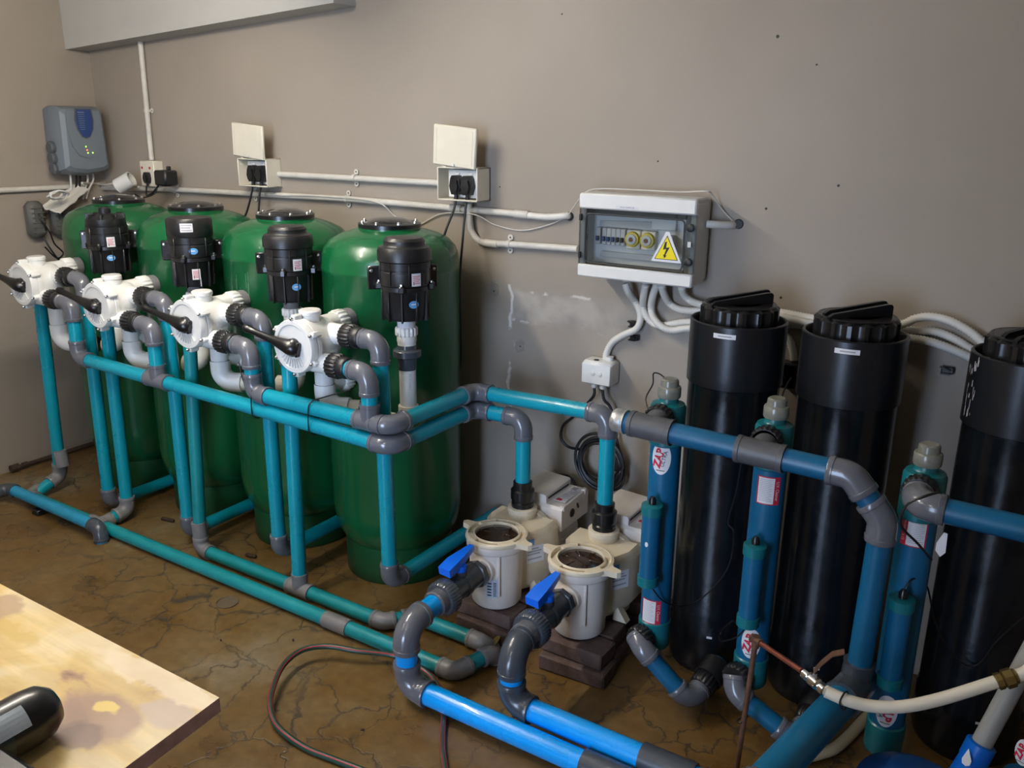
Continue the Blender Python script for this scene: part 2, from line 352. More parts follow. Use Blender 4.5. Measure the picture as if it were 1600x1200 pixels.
# ------------------------------------------------------------------ mesh building
ORG = {}
class MB:
    def __init__(s): s.v = []; s.f = []; s.m = []; s.cur = 0
    def mat(s, i): s.cur = i; return s
    def add(s, vs, fs):
        o = len(s.v); s.v += [V(x) for x in vs]
        for f in fs: s.f.append([o + i for i in f]); s.m.append(s.cur)
    def tube(s, path, r, seg=14, caps=True, closed=False):
        path = [V(p) for p in path]; n = len(path)
        rs = r if isinstance(r, (list, tuple)) else [r] * n
        ts = []
        for i in range(n):
            if closed: t = path[(i + 1) % n] - path[i - 1]
            else: t = path[min(i + 1, n - 1)] - path[max(i - 1, 0)]
            if t.length < 1e-9: t = ts[-1] if ts else V((0, 0, 1))
            ts.append(t.normalized())
        t0 = ts[0]; up = V((0, 0, 1)) if abs(t0.z) < .9 else V((1, 0, 0))
        u = (up - t0 * up.dot(t0)).normalized(); vs = []; prev = t0
        for i in range(n):
            q = prev.rotation_difference(ts[i]); u = (q @ u); u = (u - ts[i] * u.dot(ts[i])).normalized(); prev = ts[i]
            w = ts[i].cross(u)
            for k in range(seg):
                a = 2 * PI * k / seg
                vs.append(path[i] + (u * math.cos(a) + w * math.sin(a)) * rs[i])
        fs = []
        for i in range(n if closed else n - 1):
            j = (i + 1) % n
            for k in range(seg):
                l = (k + 1) % seg
                fs.append((i * seg + k, i * seg + l, j * seg + l, j * seg + k))
        if caps and not closed:
            fs.append(tuple(reversed(range(seg)))); fs.append(tuple((n - 1) * seg + k for k in range(seg)))
        s.add(vs, fs); return s
    def lathe(s, prof, o=(0, 0, 0), ax=(0, 0, 1), seg=24, caps=True):
        o = V(o); ax = V(ax).normalized()
        up = V((0, 0, 1)) if abs(ax.z) < .9 else V((1, 0, 0))
        u = (up - ax * up.dot(ax)).normalized(); w = ax.cross(u); vs = []; idx = []
        for (r, z) in prof:
            if r < 1e-6: idx.append([len(vs)] * seg); vs.append(o + ax * z); continue
            idx.append(list(range(len(vs), len(vs) + seg)))
            for k in range(seg):
                a = 2 * PI * k / seg
                vs.append(o + ax * z + (u * math.cos(a) + w * math.sin(a)) * r)
        fs = []
        for i in range(len(prof) - 1):
            A, B = idx[i], idx[i + 1]
            for k in range(seg):
                l = (k + 1) % seg
                q = []
                for x in (A[k], A[l], B[l], B[k]):
                    if x not in q: q.append(x)
                if len(q) > 2: fs.append(tuple(q))
        if caps and prof[0][0] > 1e-6: fs.append(tuple(reversed(idx[0])))
        if caps and prof[-1][0] > 1e-6: fs.append(tuple(idx[-1]))
        s.add(vs, fs); return s
    def knurl(s, o, ax, r, h, n=18, dr=.10, seg=4):
        o = V(o); ax = V(ax).normalized()
        up = V((0, 0, 1)) if abs(ax.z) < .9 else V((1, 0, 0))
        u = (up - ax * up.dot(ax)).normalized(); w = ax.cross(u); vs = []
        N = n * 4
        rr = [r, r, r * (1 - dr), r * (1 - dr)]
        rows = [(0, .90), (h * .14, 1.0), (h * .86, 1.0), (h, .90)]
        for (z, sc) in rows:
            for k in range(N):
                a = 2 * PI * k / N
                vs.append(o + ax * z + (u * math.cos(a) + w * math.sin(a)) * rr[k % 4] * sc)
        fs = []
        for i in range(3):
            for k in range(N):
                l = (k + 1) % N
                fs.append((i * N + k, i * N + l, (i + 1) * N + l, (i + 1) * N + k))
        fs.append(tuple(reversed(range(N)))); fs.append(tuple(3 * N + k for k in range(N)))
        s.add(vs, fs); return s
    def box(s, c, d, b=0.0, R=None, taper=None):
        c = V(c); hx, hy, hz = d[0] / 2, d[1] / 2, d[2] / 2
        vs = []; fs = []
        if b <= 0:
            P = [(x, y, z) for x in (-1, 1) for y in (-1, 1) for z in (-1, 1)]
            vs = [V((x * hx, y * hy, z * hz)) for x, y, z in P]
            fs = [(0, 1, 3, 2), (4, 6, 7, 5), (0, 4, 5, 1), (2, 3, 7, 6), (0, 2, 6, 4), (1, 5, 7, 3)]
        else:
            b = min(b, hx * .95, hy * .95, hz * .95); ix = {}
            for x in (-1, 1):
                for y in (-1, 1):
                    for z in (-1, 1):
                        for k in range(3):
                            q = [x * (hx - b), y * (hy - b), z * (hz - b)]
                            q[k] = (x * hx, y * hy, z * hz)[k]
                            ix[(x, y, z, k)] = len(vs); vs.append(V(q))
            for k in range(3):
                o1, o2 = [(1, 2), (2, 0), (0, 1)][k]
                for sg in (-1, 1):
                    loop = []
                    for (a, bb) in ((-1, -1), (1, -1), (1, 1), (-1, 1)):
                        q = [0, 0, 0]; q[k] = sg; q[o1] = a; q[o2] = bb; loop.append(ix[(*q, k)])
                    fs.append(tuple(loop if sg > 0 else reversed(loop)))
            for k in range(3):
                o1, o2 = [(1, 2), (2, 0), (0, 1)][k]
                for a in (-1, 1):
                    for bb in (-1, 1):
                        q = [0, 0, 0]; q[o1] = a; q[o2] = bb
                        q0 = q[:]; q0[k] = -1; q1 = q[:]; q1[k] = 1
                        L = [ix[(*q0, o1)], ix[(*q1, o1)], ix[(*q1, o2)], ix[(*q0, o2)]]
                        fs.append(tuple(L if a * bb < 0 else reversed(L)))
            for x in (-1, 1):
                for y in (-1, 1):
                    for z in (-1, 1):
                        L = [ix[(x, y, z, 0)], ix[(x, y, z, 1)], ix[(x, y, z, 2)]]
                        fs.append(tuple(L if x * y * z > 0 else reversed(L)))
        if taper: vs = [taper(p) for p in vs]
        if R is not None: vs = [R @ p for p in vs]
        s.add([p + c for p in vs], fs); return s
    def prism(s, pts, o, u, v, w):
        """polygon pts (2-D) in the frame o,u,v, extruded by the vector w"""
        o = V(o); u = V(u); v = V(v); w = V(w); n = len(pts)
        A = [o + u * a + v * b for a, b in pts]; B = [p + w for p in A]
        fs = [tuple(reversed(range(n))), tuple(range(n, 2 * n))]
        for i in range(n):
            j = (i + 1) % n; fs.append((i, j, n + j, n + i))
        s.add(A + B, fs); return s
    def patch(s, c, R, a0, a1, z0, z1, n=8):
        """curved rectangle on a vertical cylinder round c; angles from -y towards +x"""
        vs = []
        for i in range(n + 1):
            a = a0 + (a1 - a0) * i / n
            for z in (z0, z1): vs.append(V((c[0] + R * math.sin(a), c[1] - R * math.cos(a), z)))
        s.add(vs, [(2 * i, 2 * i + 2, 2 * i + 3, 2 * i + 1) for i in range(n)]); return s
    def oval(s, c, R, ac, zc, hw, hh, n=24):
        vs = [V((c[0] + R * math.sin(ac), c[1] - R * math.cos(ac), zc))]
        for ring in (.5, 1.0):
            for i in range(n):
                t = 2 * PI * i / n; a = ac + hw * ring * math.cos(t) / R
                vs.append(V((c[0] + R * math.sin(a), c[1] - R * math.cos(a), zc + hh * ring * math.sin(t))))
        fs = []
        for i in range(n):
            j = (i + 1) % n
            fs.append((0, 1 + i, 1 + j)); fs.append((1 + i, 1 + n + i, 1 + n + j, 1 + j))
        s.add(vs, fs); return s
    def build(s, name, mats, parent=None, loc=None, sharp=38):
        if not isinstance(mats, (list, tuple)): mats = [mats]
        o0 = ORG[parent.name_full] if parent is not None else (V(loc) if loc is not None else V((0, 0, 0)))
        me = bpy.data.meshes.new(name)
        me.from_pydata([tuple(p - o0) for p in s.v], [], s.f)
        for m in mats: me.materials.append(m)
        me.polygons.foreach_set('material_index', s.m)
        me.polygons.foreach_set('use_smooth', [True] * len(s.f))
        me.set_sharp_from_angle(angle=math.radians(sharp))
        me.validate(); me.update()
        o = bpy.data.objects.new(name, me); COL.objects.link(o)
        if parent is not None: o.parent = parent
        else: o.location = o0
        ORG[o.name_full] = o0
        return o

def tag(o, label=None, cat=None, group=None, kind=None):
    if label: o['label'] = label
    if cat: o['category'] = cat
    if group: o['group'] = group
    if kind: o['kind'] = kind
    return o
def thing(name, label, cat, loc, group=None):
    e = bpy.data.objects.new(name, None); COL.objects.link(e)
    e.empty_display_size = .05; e.location = loc
    ORG[e.name_full] = V(loc)
    return tag(e, label, cat, group)

def spline(pts, n=10, closed=False):
    P = [V(p) for p in pts]; out = []; N = len(P)
    rng = range(N) if closed else range(N - 1)
    for i in rng:
        if closed: a, b, c, d = P[i - 1], P[i], P[(i + 1) % N], P[(i + 2) % N]
        else: a, b, c, d = P[max(i - 1, 0)], P[i], P[i + 1], P[min(i + 2, N - 1)]
        for k in range(n):
            t = k / n
            out.append(.5 * ((2 * b) + (c - a) * t + (2 * a - 5 * b + 4 * c - d) * t * t + (3 * b - a - 3 * c + d) * t ** 3))
    if not closed: out.append(P[-1])
    return out
def resample(path, step):
    out = [path[0]]; acc = 0
    for a, b in zip(path, path[1:]):
        L = (b - a).length
        if L < 1e-9: continue
        d = step - acc
        while d <= L:
            out.append(a + (b - a) * (d / L)); d += step
        acc = L - (d - step)
    return out
def cable(name, pts, r, m, parent=None, n=8, seg=8):
    b = MB().tube(spline(pts, n), r, seg)
    return b.build(name, m, parent, None if parent is not None else V(pts[0]))

def elbow_path(C, d1, d2, L, R, n=10):
    th = d1.angle(d2); t = R * math.tan(th / 2); nn = (d2 - d1 * d1.dot(d2)).normalized()
    st = C - d1 * t; cen = st + nn * R
    pts = [C - d1 * L]
    k = L - t
    for i in range(n + 1):
        a = th * i / n; pts.append(cen + (-nn * math.cos(a) + d1 * math.sin(a)) * R)
    pts.append(C + d2 * L)
    return pts
def elbow_mesh(mb, C, d1, d2, r, k=2.75, fr=1.2, bend=1.55):
    th = d1.angle(d2); L = r * (k if th > 1.2 else k * .72)
    p = elbow_path(C, d1, d2, L, r * bend)
    a0, a1 = p[0], p[-1]; lip = r * .45
    full = [a0, a0 + d1 * lip * .12, a0 + d1 * lip, a0 + d1 * lip * 1.1] + p[1:-1] + [a1 - d2 * lip * 1.1, a1 - d2 * lip, a1 - d2 * lip * .12, a1]
    R1, R2 = r * fr, r * (fr + .06)
    rs = [R2 * .97, R2, R2, R1] + [R1] * (len(p) - 2) + [R1, R2, R2, R2 * .97]
    mb.tube(full, rs, 20)
    return L
def run(parent, path, r, pm, fm, k=2.75, fr=1.2, start=0.0, end=0.0, fms=None, bend=1.55, pn='pipe', labels=None):
    """straight pipes with an elbow at each inner corner; every pipe and every elbow is a part"""
    P = [V(p) for p in path]; n = len(P); cuts = [start] + [0] * (n - 2) + [end]
    for i in range(1, n - 1):
        d1 = (P[i] - P[i - 1]).normalized(); d2 = (P[i + 1] - P[i]).normalized()
        mb = MB(); L = elbow_mesh(mb, P[i], d1, d2, r, k, fr, bend); cuts[i] = L
        mb.build('elbow', (fms[i - 1] if fms else fm), parent)
    for i in range(n - 1):
        d = (P[i + 1] - P[i]); L = d.length; d.normalize()
        a = cuts[i] - (r * .5 if i > 0 else 0); b = L - cuts[i + 1] + (r * .5 if i + 1 < n - 1 else 0)
        if b - a > r * .55:
            MB().tube([P[i] + d * a, P[i] + d * b], r, 18).build(pn, pm, parent)
def tee(parent, C, ax, br, r, m, L=2.4, Lb=2.4, fr=1.2):
    C = V(C); ax = V(ax).normalized(); br = V(br).normalized(); mb = MB(); R1, R2 = r * fr, r * (fr + .05)
    l = L * r
    mb.tube([C - ax * l, C - ax * (l - .4 * r), C - ax * (l - .45 * r), C + ax * (l - .45 * r), C + ax * (l - .4 * r), C + ax * l], [R2, R2, R1, R1, R2, R2], 20)
    lb = Lb * r
    mb.tube([C, C + br * (lb - .45 * r), C + br * (lb - .4 * r), C + br * lb], [R1 * .98, R1 * .98, R2, R2], 20)
    return mb.build('tee', m, parent)
def coupling(parent, C, ax, r, m, L=2.0, fr=1.2, name='coupling'):
    C = V(C); ax = V(ax).normalized()
    return MB().tube([C - ax * L * r, C + ax * L * r], r * fr, 20).build(name, m, parent)
def tie(parent, loop, r=.0022, m=None):
    return MB().tube(spline(loop, 8, True), r, 6, closed=True).build('cable_tie', m or RUBBER, parent)

def text_mesh(txt, size, bold=0.0):
    cu = bpy.data.curves.new('txt', 'FONT'); cu.body = txt; cu.size = size; cu.align_x = 'CENTER'; cu.align_y = 'CENTER'
    cu.resolution_u = 3; cu.offset = bold
    o = bpy.data.objects.new('txt', cu); COL.objects.link(o)
    dg = bpy.context.evaluated_depsgraph_get(); ev = o.evaluated_get(dg); me = ev.to_mesh()
    vs = [v.co.copy() for v in me.vertices]; fs = [tuple(p.vertices) for p in me.polygons]
    ev.to_mesh_clear(); bpy.data.objects.remove(o); bpy.data.curves.remove(cu)
    return vs, fs
def text_flat(mb, txt, size, o, u, v):
    vs, fs = text_mesh(txt, size); o = V(o); u = V(u); v = V(v)
    mb.add([o + u * p.x + v * p.y for p in vs], fs)
def text_cyl(mb, txt, size, c, R, ac, zc, rot=0.0, sx=1.0, bold=0.0):
    vs, fs = text_mesh(txt, size, bold); cr, sr = math.cos(rot), math.sin(rot); out = []
    for p in vs:
        x = (p.x * sx) * cr - p.y * sr; y = (p.x * sx) * sr + p.y * cr
        a = ac + x / R
        out.append(V((c[0] + R * math.sin(a), c[1] - R * math.cos(a), zc + y)))
    mb.add(out, fs)

# ------------------------------------------------------------------ setting
def struct(name, mb, m):
    o = mb.build(name, m); o['kind'] = 'structure'; return o
struct('floor', MB().box(((XL + XR) / 2, (YB + YF) / 2, -.05), (XR - XL + .4, YB - YF + .4, .10)), FLOOR)
struct('wall_back', MB().box(((XL + XR) / 2, YB + .1, ZC / 2), (XR - XL + .4, .2, ZC)), WALL)
struct('wall_left', MB().box((XL - .1, (YB + YF) / 2, ZC / 2), (.2, YB - YF, ZC)), WALL)
struct('wall_right', MB().box((XR + .1, (YB + YF) / 2, ZC / 2), (.2, YB - YF, ZC)), WALL)
fw = MB()      # front wall with the doorway behind the viewer
dx0, dx1, dz = -1.65, -.65, 2.1
fw.box(((XL + dx0) / 2, YF - .1, ZC / 2), (dx0 - XL + .2, .2, ZC))
fw.box(((XR + dx1) / 2, YF - .1, ZC / 2), (XR - dx1 + .2, .2, ZC))
fw.box(((dx0 + dx1) / 2, YF - .1, (ZC + dz) / 2), (dx1 - dx0, .2, ZC - dz))
struct('wall_front', fw, WALL)
struct('ceiling', MB().box(((XL + XR) / 2, (YB + YF) / 2, ZC + .05), (XR - XL + .4, YB - YF + .4, .1)), CEIL)
# bulkhead beam under the ceiling in the left corner, its soffit rising to the right
bm = MB()
yb0 = 2.625
bm.prism([(XL, 2.03), (-2.50, 2.135), (-2.50, ZC), (XL, ZC)], (0, yb0, 0), (1, 0, 0), (0, 0, 1), (0, YB - yb0, 0))
struct('trim_1', bm, TRIM)

wb = bpy.data.objects['wall_back']; ORG[wb.name_full] = V((0, 0, 0))
for (px, py, r_) in ((1215, 57, .005), (1310, 290, .004), (1197, 326, .004), (1220, 465, .004), (1028, 252, .003), (1276, 101, .003), (772, 455, .004), (813, 541, .004), (781, 292, .003), (878, 22, .003)):
    MB().lathe([(r_, 0), (r_ * .8, .0012), (0, .0012)], at_y(px, py, YB), (0, -1, 0), 10).build('nail_hole', INK, wb)
for (px, py) in ((772, 452), (812, 541)):
    q = at_y(px, py, YB - .001); m = MB(); rr = random.Random(px)
    m.prism([(.03 * rr.uniform(.6, 1.1) * math.cos(k * .7), .03 * rr.uniform(.6, 1.1) * math.sin(k * .7)) for k in range(9)], q + V((0, .0012, 0)), (1, 0, 0), (0, 0, 1), (0, -.0012, 0)); m.build('filler_patch', FILL, wb)
# fluorescent batten under the ceiling, running towards the viewer
def strip_light(x, y0, y1, z, label, glow=None):
    t = thing('strip_light', label, 'light fitting', (x, (y0 + y1) / 2, z + .06), None)
    MB().box((x, (y0 + y1) / 2, z + .045), (.06, y1 - y0, .035), .006).build('housing', WHITEP, t)
    for yy in (y0 + .02, y1 - .02):
        MB().box((x, yy, z + .012), (.036, .03, .045), .006).build('lamp_holder', WHITEP, t)
    MB().tube([(x, y0 + .035, z), (x, y1 - .035, z)], .013, 12).build('lamp_tube', glow or TUBE_E, t)
    for yy in (y0 + .25, y1 - .25):
        MB().tube([(x, yy, z + .06), (x, yy, ZC)], .006, 8).build('hanger', STEEL, t)
strip_light(-2.42, .72, 2.0, 2.26, 'white fluorescent batten under the ceiling, right above the front of the green tanks')
strip_light(-2.75, -1.0, .22, 2.37, 'white fluorescent batten under the ceiling, above the work table', TUBE_WEAK)
strip_light(-1.10, -1.30, -.08, 2.37, 'added white fill batten under the ceiling behind the viewer', TUBE_FILL)  # invented lamp, added to even out the light on the lower wall

# ------------------------------------------------------------------ green filter tanks
XT = [-3.70, -3.155, -2.615, -2.08]
YT = 2.42
TL = ['green filter tank farthest from the viewer, in the corner by the left wall',
      'second green filter tank from the left wall, half hidden by the first two valves',
      'third green filter tank from the left wall, pale scuffs down its front',
      'nearest and rightmost green filter tank, its whole right side in view']
for i, x in enumerate(XT):
    t = thing('filter_tank', TL[i], 'tank', (x, YT, 0), 'green filter tanks along the wall')
    MB().lathe([(.0, .105), (.12, .108), (.185, .126), (.213, .150), (.236, .195), (.247, .245), (.25, .29), (.25, 1.188), (.2525, 1.192),
                (.2525, 1.203), (.25, 1.213), (.2475, 1.243), (.238, 1.272), (.216, 1.297), (.180, 1.315), (.14, 1.328), (.112, 1.335), (.112, 1.342), (.0, 1.342)],
               (x, YT, 0), seg=56).build('shell', GREEN, t)
    MB().lathe([(.206, 0), (.209, .005), (.209, .145), (.200, .15)], (x, YT, 0), seg=48).build('base_skirt', GREEND, t)
    MB().lathe([(.108, 1.338), (.113, 1.340), (.113, 1.353), (.108, 1.356), (.088, 1.357), (.086, 1.354)], (x, YT, 0), seg=40).build('lid_ring', BLACK, t)
    MB().lathe([(.090, 1.353), (.080, 1.361), (.055, 1.370), (.025, 1.374), (0, 1.375)], (x, YT, 0), seg=40).build('lid_window', LIDGL, t)
    if i == 2:
        rr = random.Random(4); m = MB()
        for k in range(16):
            a0 = rr.uniform(-.22, .20); z1 = rr.uniform(1.04, 1.18); w_ = rr.uniform(.006, .022)
            m.patch((x, YT), .2504, a0, a0 + w_, z1 - rr.uniform(.03, .16), z1, 1)
        m.build('scuff_marks', SCUFF, t)['kind'] = 'stuff'
    for k in range(8):
        a = 2 * PI * (k + .3) / 8
        MB().lathe([(.0065, 1.354), (.0065, 1.361), (.004, 1.365), (0, 1.366)], (x + .101 * math.cos(a), YT + .101 * math.sin(a), 0), seg=8).build('bolt', STEEL, t)

# ------------------------------------------------------------------ white multiport valves
ZV = 1.0
XV = [-3.67, -3.145, -2.605, -2.065]
DZV = [.035, .008, .004, 0.0]
VL = ['white multiport valve at the far left, its black handle running out of the picture',
      'second white multiport valve from the left, handle reaching back to the first valve',
      'third white multiport valve from the left, brightly lit, below the second blower',
      'nearest and rightmost white multiport valve, all of its black handle in view']
def multiport(i):
    x = XV[i]; z = ZV + DZV[i]
    t = thing('multiport_valve', VL[i], 'valve', (x, 2.0, z), 'white multiport valves on the tanks')
    m = MB()
    m.lathe([(.086, 0), (.090, .004), (.090, .018), (.083, .022), (.082, .10), (.074, .122), (.050, .138), (0, .142)], (x, 1.932, z), (0, 1, 0), 36)
    m.lathe([(.034, 0), (.034, .095), (.037, .097), (.037, .108), (.033, .112), (0, .112)], (x + .005, 1.985, z), (0, 0, 1), 24)       # closed top port
    m.lathe([(.036, 0), (.036, .09)], (x, 2.03, z + .045), (0, 1, 0), 24)                                                        # to the tank
    m.lathe([(.035, 0), (.035, .118)], (x, 2.03, z + .03), (1, 0, 0), 24)                                                         # upper side port
    m.lathe([(.035, 0), (.035, .118)], (x, 1.962, z - .055), (1, 0, 0), 24)                                                      # lower side port
    m.lathe([(.036, 0), (.036, .100)], (x - .005, 2.04, z - .0), (0, 0, -1), 24)
    m.lathe([(.033, 0), (.033, .085)], (x, 2.03, z - .035), (-1, 0, 0), 24)
    m.box((x + .05, 2.0, z - .02), (.06, .07, .09), .01)
    m.build('valve_body', WHITE, t)
    c = MB()
    c.lathe([(.0, .004), (.070, .004), (.074, .0), (.086, .0), (.090, .006), (.090, .026)], (x, 1.905, z), (0, 1, 0), 40)
    for k in range(9):                                         # fan of ribs moulded on the face
        a = -2.5 + k * .2
        c.box((x + .055 * math.cos(a), 1.906, z + .055 * math.sin(a)), (.03, .004, .003), 0, Matrix.Rotation(-a, 3, 'Y'))
    c.build('cover_plate', WHITE, t)
    for k in range(6):
        a = PI / 6 + k * PI / 3
        p = V((x + .093 * math.cos(a), 1.93, z + .093 * math.sin(a)))
        MB().box(p, (.022, .038, .020), .004, Matrix.Rotation(-a, 3, 'Y')).build('clamp_lug', WHITE, t)
        MB().lathe([(.0055, 0), (.0055, .008), (.003, .011), (0, .011)], p + V((0, -.019, 0)), (0, -1, 0), 10).build('screw', STEEL, t)
    h = MB()
    tilt = math.radians(14)
    d = V((-math.cos(tilt), -.12, math.sin(tilt)))
    o = V((x + .004, 1.895, z))
    h.lathe([(.030, 0), (.030, .016), (.022, .026), (0, .028)], (x + .004, 1.909, z), (0, -1, 0), 20)
    h.tube([o + d * s_ for s_ in (-.032, -.022, .0, .03, .06, .10, .14, .17, .176, .186, .195, .199)],
           [.010, .022, .027, .022, .0165, .0125, .0115, .0115, .0135, .0145, .0125, .006], 14)
    h.box(o + d * -.022 + V((0, .004, 0)), (.016, .02, .05), .004, Matrix.Rotation(tilt, 3, 'Y'))
    h.build('handle', BLACK, t)
    MB().knurl((x, 2.098, z + .045), (0, 1, 0), .043, .045, 16).build('tank_union_nut', WHITE, t)
    MB().lathe([(.040, 0), (.040, .03)], (x, 2.143, z + .045), (0, 1, 0), 24).build('tank_flange', GREYD, t)
    for (yy, zz) in ((2.03, z + .03), (1.962, z - .055)):
        n = MB().knurl((x + .112, yy, zz), (1, 0, 0), .0415, .046, 20, .07)
        n.lathe([(.034, 0), (.036, .004), (.036, .030), (.033, .034)], (x + .156, yy, zz), (1, 0, 0), 24)
        n.build('union_nut', BLACKM, t)
    # white side manifold below the valve
    zz = .757
    w = MB()
    w.tube([(x - .005, 2.045, z - .08), (x - .005, 2.045, zz + .06)], .0335, 20)
    w.tube([(x - .005, 2.045, z - .155), (x - .005, 2.12, z - .165)], .030, 18)
    dd = (V((x + .25, 2.165, zz)) - V((x - .005, 2.045, zz))).normalized()
    p = elbow_path(V((x - .005, 2.045, zz)), V((0, 0, -1)), dd, .085, .05)
    w.tube([p[0]] + p, [.037] + [.037] * len(p), 20)
    w.build('manifold_pipe', WHITEP, t)
    MB().knurl((x - .005, 2.118, z - .163), (0, 1, -.08), .041, .045, 16).build('lower_tank_nut', WHITE, t)
    e0 = V((x - .005, 2.045, zz)) + dd * .08
    MB().tube([e0, e0 + dd * .045], .030, 18).build('cream_spigot', CREAM, t)
    MB().knurl(e0 + dd * .045, dd, .038, .05, 18).build('black_union', BLACKM, t)
    return t
for i in range(4): multiport(i)

# ------------------------------------------------------------------ black air blowers
BL = ['black air blower farthest left, open ribbed top with a knob, above the second valve',
      'black air blower with a white sticker on its flat cap, above the third valve',
      'black air blower in front of the third green tank, nameplate above the oval sticker',
      'nearest and rightmost black air blower, in front of the nearest green tank']
def blower(i):
    x = XT[i] + .272; y = 2.172
    t = thing('air_blower', BL[i], 'blower', (x, y, 1.08), 'black air blowers on the tanks')
    m = MB()
    m.lathe([(.045, 1.078), (.066, 1.082), (.071, 1.095), (.076, 1.175), (.080, 1.180), (.080, 1.194)], (x, y, 0), seg=36)
    for k in range(10):
        a = 2 * PI * (k + .35) / 10
        m.box((x + .074 * math.cos(a), y + .074 * math.sin(a), 1.128), (.012, .006, .10), .002, Matrix.Rotation(a, 3, 'Z'))
    m.build('lower_housing', BLACKM, t)
    m = MB()
    m.lathe([(.080, 1.196), (.081, 1.20), (.081, 1.240), (.079, 1.242), (.079, 1.246), (.082, 1.248), (.083, 1.275)], (x, y, 0), seg=40)
    for k in range(8):
        a = 2 * PI * (k + .1) / 8
        m.box((x + .081 * math.cos(a), y + .081 * math.sin(a), 1.235), (.007, .006, .07), .002, Matrix.Rotation(a, 3, 'Z'))
    m.build('upper_housing', BLACKM, t)
    m = MB()
    if i == 0:
        m.lathe([(.078, 1.275), (.080, 1.28), (.078, 1.305), (.060, 1.318), (.030, 1.322), (.024, 1.326), (.024, 1.345), (.018, 1.352), (0, 1.353)], (x, y, 0), seg=36)
        for k in range(8):
            a = 2 * PI * k / 8
            m.box((x + .062 * math.cos(a), y + .062 * math.sin(a), 1.315), (.034, .008, .022), .002, Matrix.Rotation(a, 3, 'Z'))
    elif i == 1:
        m.lathe([(.083, 1.272), (.086, 1.276), (.086, 1.333), (.080, 1.343), (.0, 1.347)], (x, y, 0), seg=40)
    else:
        m.lathe([(.083, 1.272), (.0885, 1.276), (.0885, 1.306), (.082, 1.318), (.070, 1.322), (.067, 1.326), (.067, 1.338), (.058, 1.347), (.03, 1.350), (0, 1.350)], (x, y, 0), seg=40)
    m.build('top_cap', BLACKM, t)
    for k in range(4):
        a = -PI / 2 + .55 + k * PI / 2
        p = V((x + .086 * math.cos(a), y + .086 * math.sin(a), 1.190))
        MB().box(p, (.022, .020, .024), .004, Matrix.Rotation(a, 3, 'Z')).build('clamp_boss', BLACK, t)
        MB().lathe([(.005, 0), (.005, .008), (0, .009)], p + V((0, 0, .010)), (0, 0, 1), 8).build('screw', STEEL, t)
    dv = V((XT[i] - x, YT - y, 0)).normalized(); pv = V((-dv.y, dv.x, 0))
    ang = math.atan2(pv.y, pv.x)
    for s_ in (-1, 1):
        br = MB()
        c = V((x, y, 1.21)) + dv * .055 + pv * s_ * .092
        br.box(c, (.05, .012, .078), .004, Matrix.Rotation(ang, 3, 'Z'))
        c2 = V((x, y, 1.21)) + dv * .085 + pv * s_ * .075
        br.box(c2, (.012, .07, .05), .003, Matrix.Rotation(ang, 3, 'Z'))
        br.build('bracket', BLACK, t)
    for s_ in (-1, 1):
        c = V((x, y, 1.235)) + dv * .048 + pv * s_ * .104
        MB().lathe([(.006, 0), (.006, .006), (0, .008)], c, -dv, 8).build('bracket_bolt', STEEL, t)
    # nameplate, oval sticker
    az = math.atan2(-x, y)
    za = [(.10, 1.214, .05, 1.148), (.10, 1.132, .08, 1.222), (.32, 1.218, .26, 1.140), (.42, 1.220, .34, 1.140)][i]
    za = (za[0] + az, za[1], za[2] + az, za[3])
    R1 = .0832 if za[1] > 1.196 else .0785
    m = MB(); m.patch((x, y), R1 + .0012, za[0] - .17, za[0] + .21, za[1] - .020, za[1] + .021)
    m.mat(1)
    for q in range(5): m.patch((x, y), R1 + .0016, za[0] - .12, za[0] + .16 - .05 * (q % 2), za[1] + .011 - q * .0058, za[1] + .0135 - q * .0058, 4)
    m.mat(2); m.patch((x, y), R1 + .0017, za[0] - .10, za[0] - .075, za[1] - .016, za[1] - .006, 1)
    m.build('nameplate', [LBL, LBLP, INK], t)
    R2 = .0835 if za[3] > 1.196 else .0790
    m = MB(); m.oval((x, y), R2, za[2], za[3], .0165, .0125, 20)
    m.mat(1)
    m.patch((x, y), R2 + .0006, za[2] - .11, za[2] + .08, za[3] - .001, za[3] + .003, 4)
    m.build('oval_sticker', [STKB, LBL], t)
    if i == 1:
        m = MB(); m.patch((x, y), .0868, az - .40, az + .14, 1.295, 1.328, 8); m.mat(1)
        for q in range(3): m.patch((x, y), .0871, az - .35, az + .09 - .06 * (q == 1), 1.319 - q * .0095, 1.323 - q * .0095, 5)
        m.build('cap_sticker', [LBL, LBLG], t)
        m = MB(); m.patch((x, y), .0772, az + .20, az + .34, 1.084, 1.118, 3); m.build('white_tag', LBL, t)
    # white union below, check valve, air pipe
    m = MB(); m.lathe([(.028, 1.046), (.030, 1.050), (.030, 1.079)], (x, y, 0), seg=24)
    m.build('grey_spigot', LBL if i == 3 else GREYD, t)
    m = MB(); m.knurl((x, y, 1.022), (0, 0, 1), .038, .030, 16)
    m.lathe([(.031, .990), (.031, 1.0), (.033, 1.004), (.033, 1.024)], (x, y, 0), seg=24)
    m.build('white_union', WHITE, t)
    m = MB(); m.lathe([(.030, .905), (.032, .908), (.032, .946), (.043, .948), (.048, .952), (.048, .972), (.044, .976), (.033, .978), (.031, .991)], (x, y, 0), seg=28)
    m.build('check_valve', GREYK, t)
    ze_ = .757 if i < 3 else .700
    MB().tube([(x, y, .906), (x, y, ze_ + .07)], .0285, 20).build('air_pipe', WHITEP, t)
    if i == 3:
        m = MB(); text_cyl(m, 'PVC 50 CLASS 6', .011, (x, y), .0289, az + .25, .868, -PI / 2, .75); m.build('pipe_print', LBLG, t)
    xv = XV[i]
    dd = (V((xv - .005, 2.045, .757)) - V((x, y, ze_))).normalized()
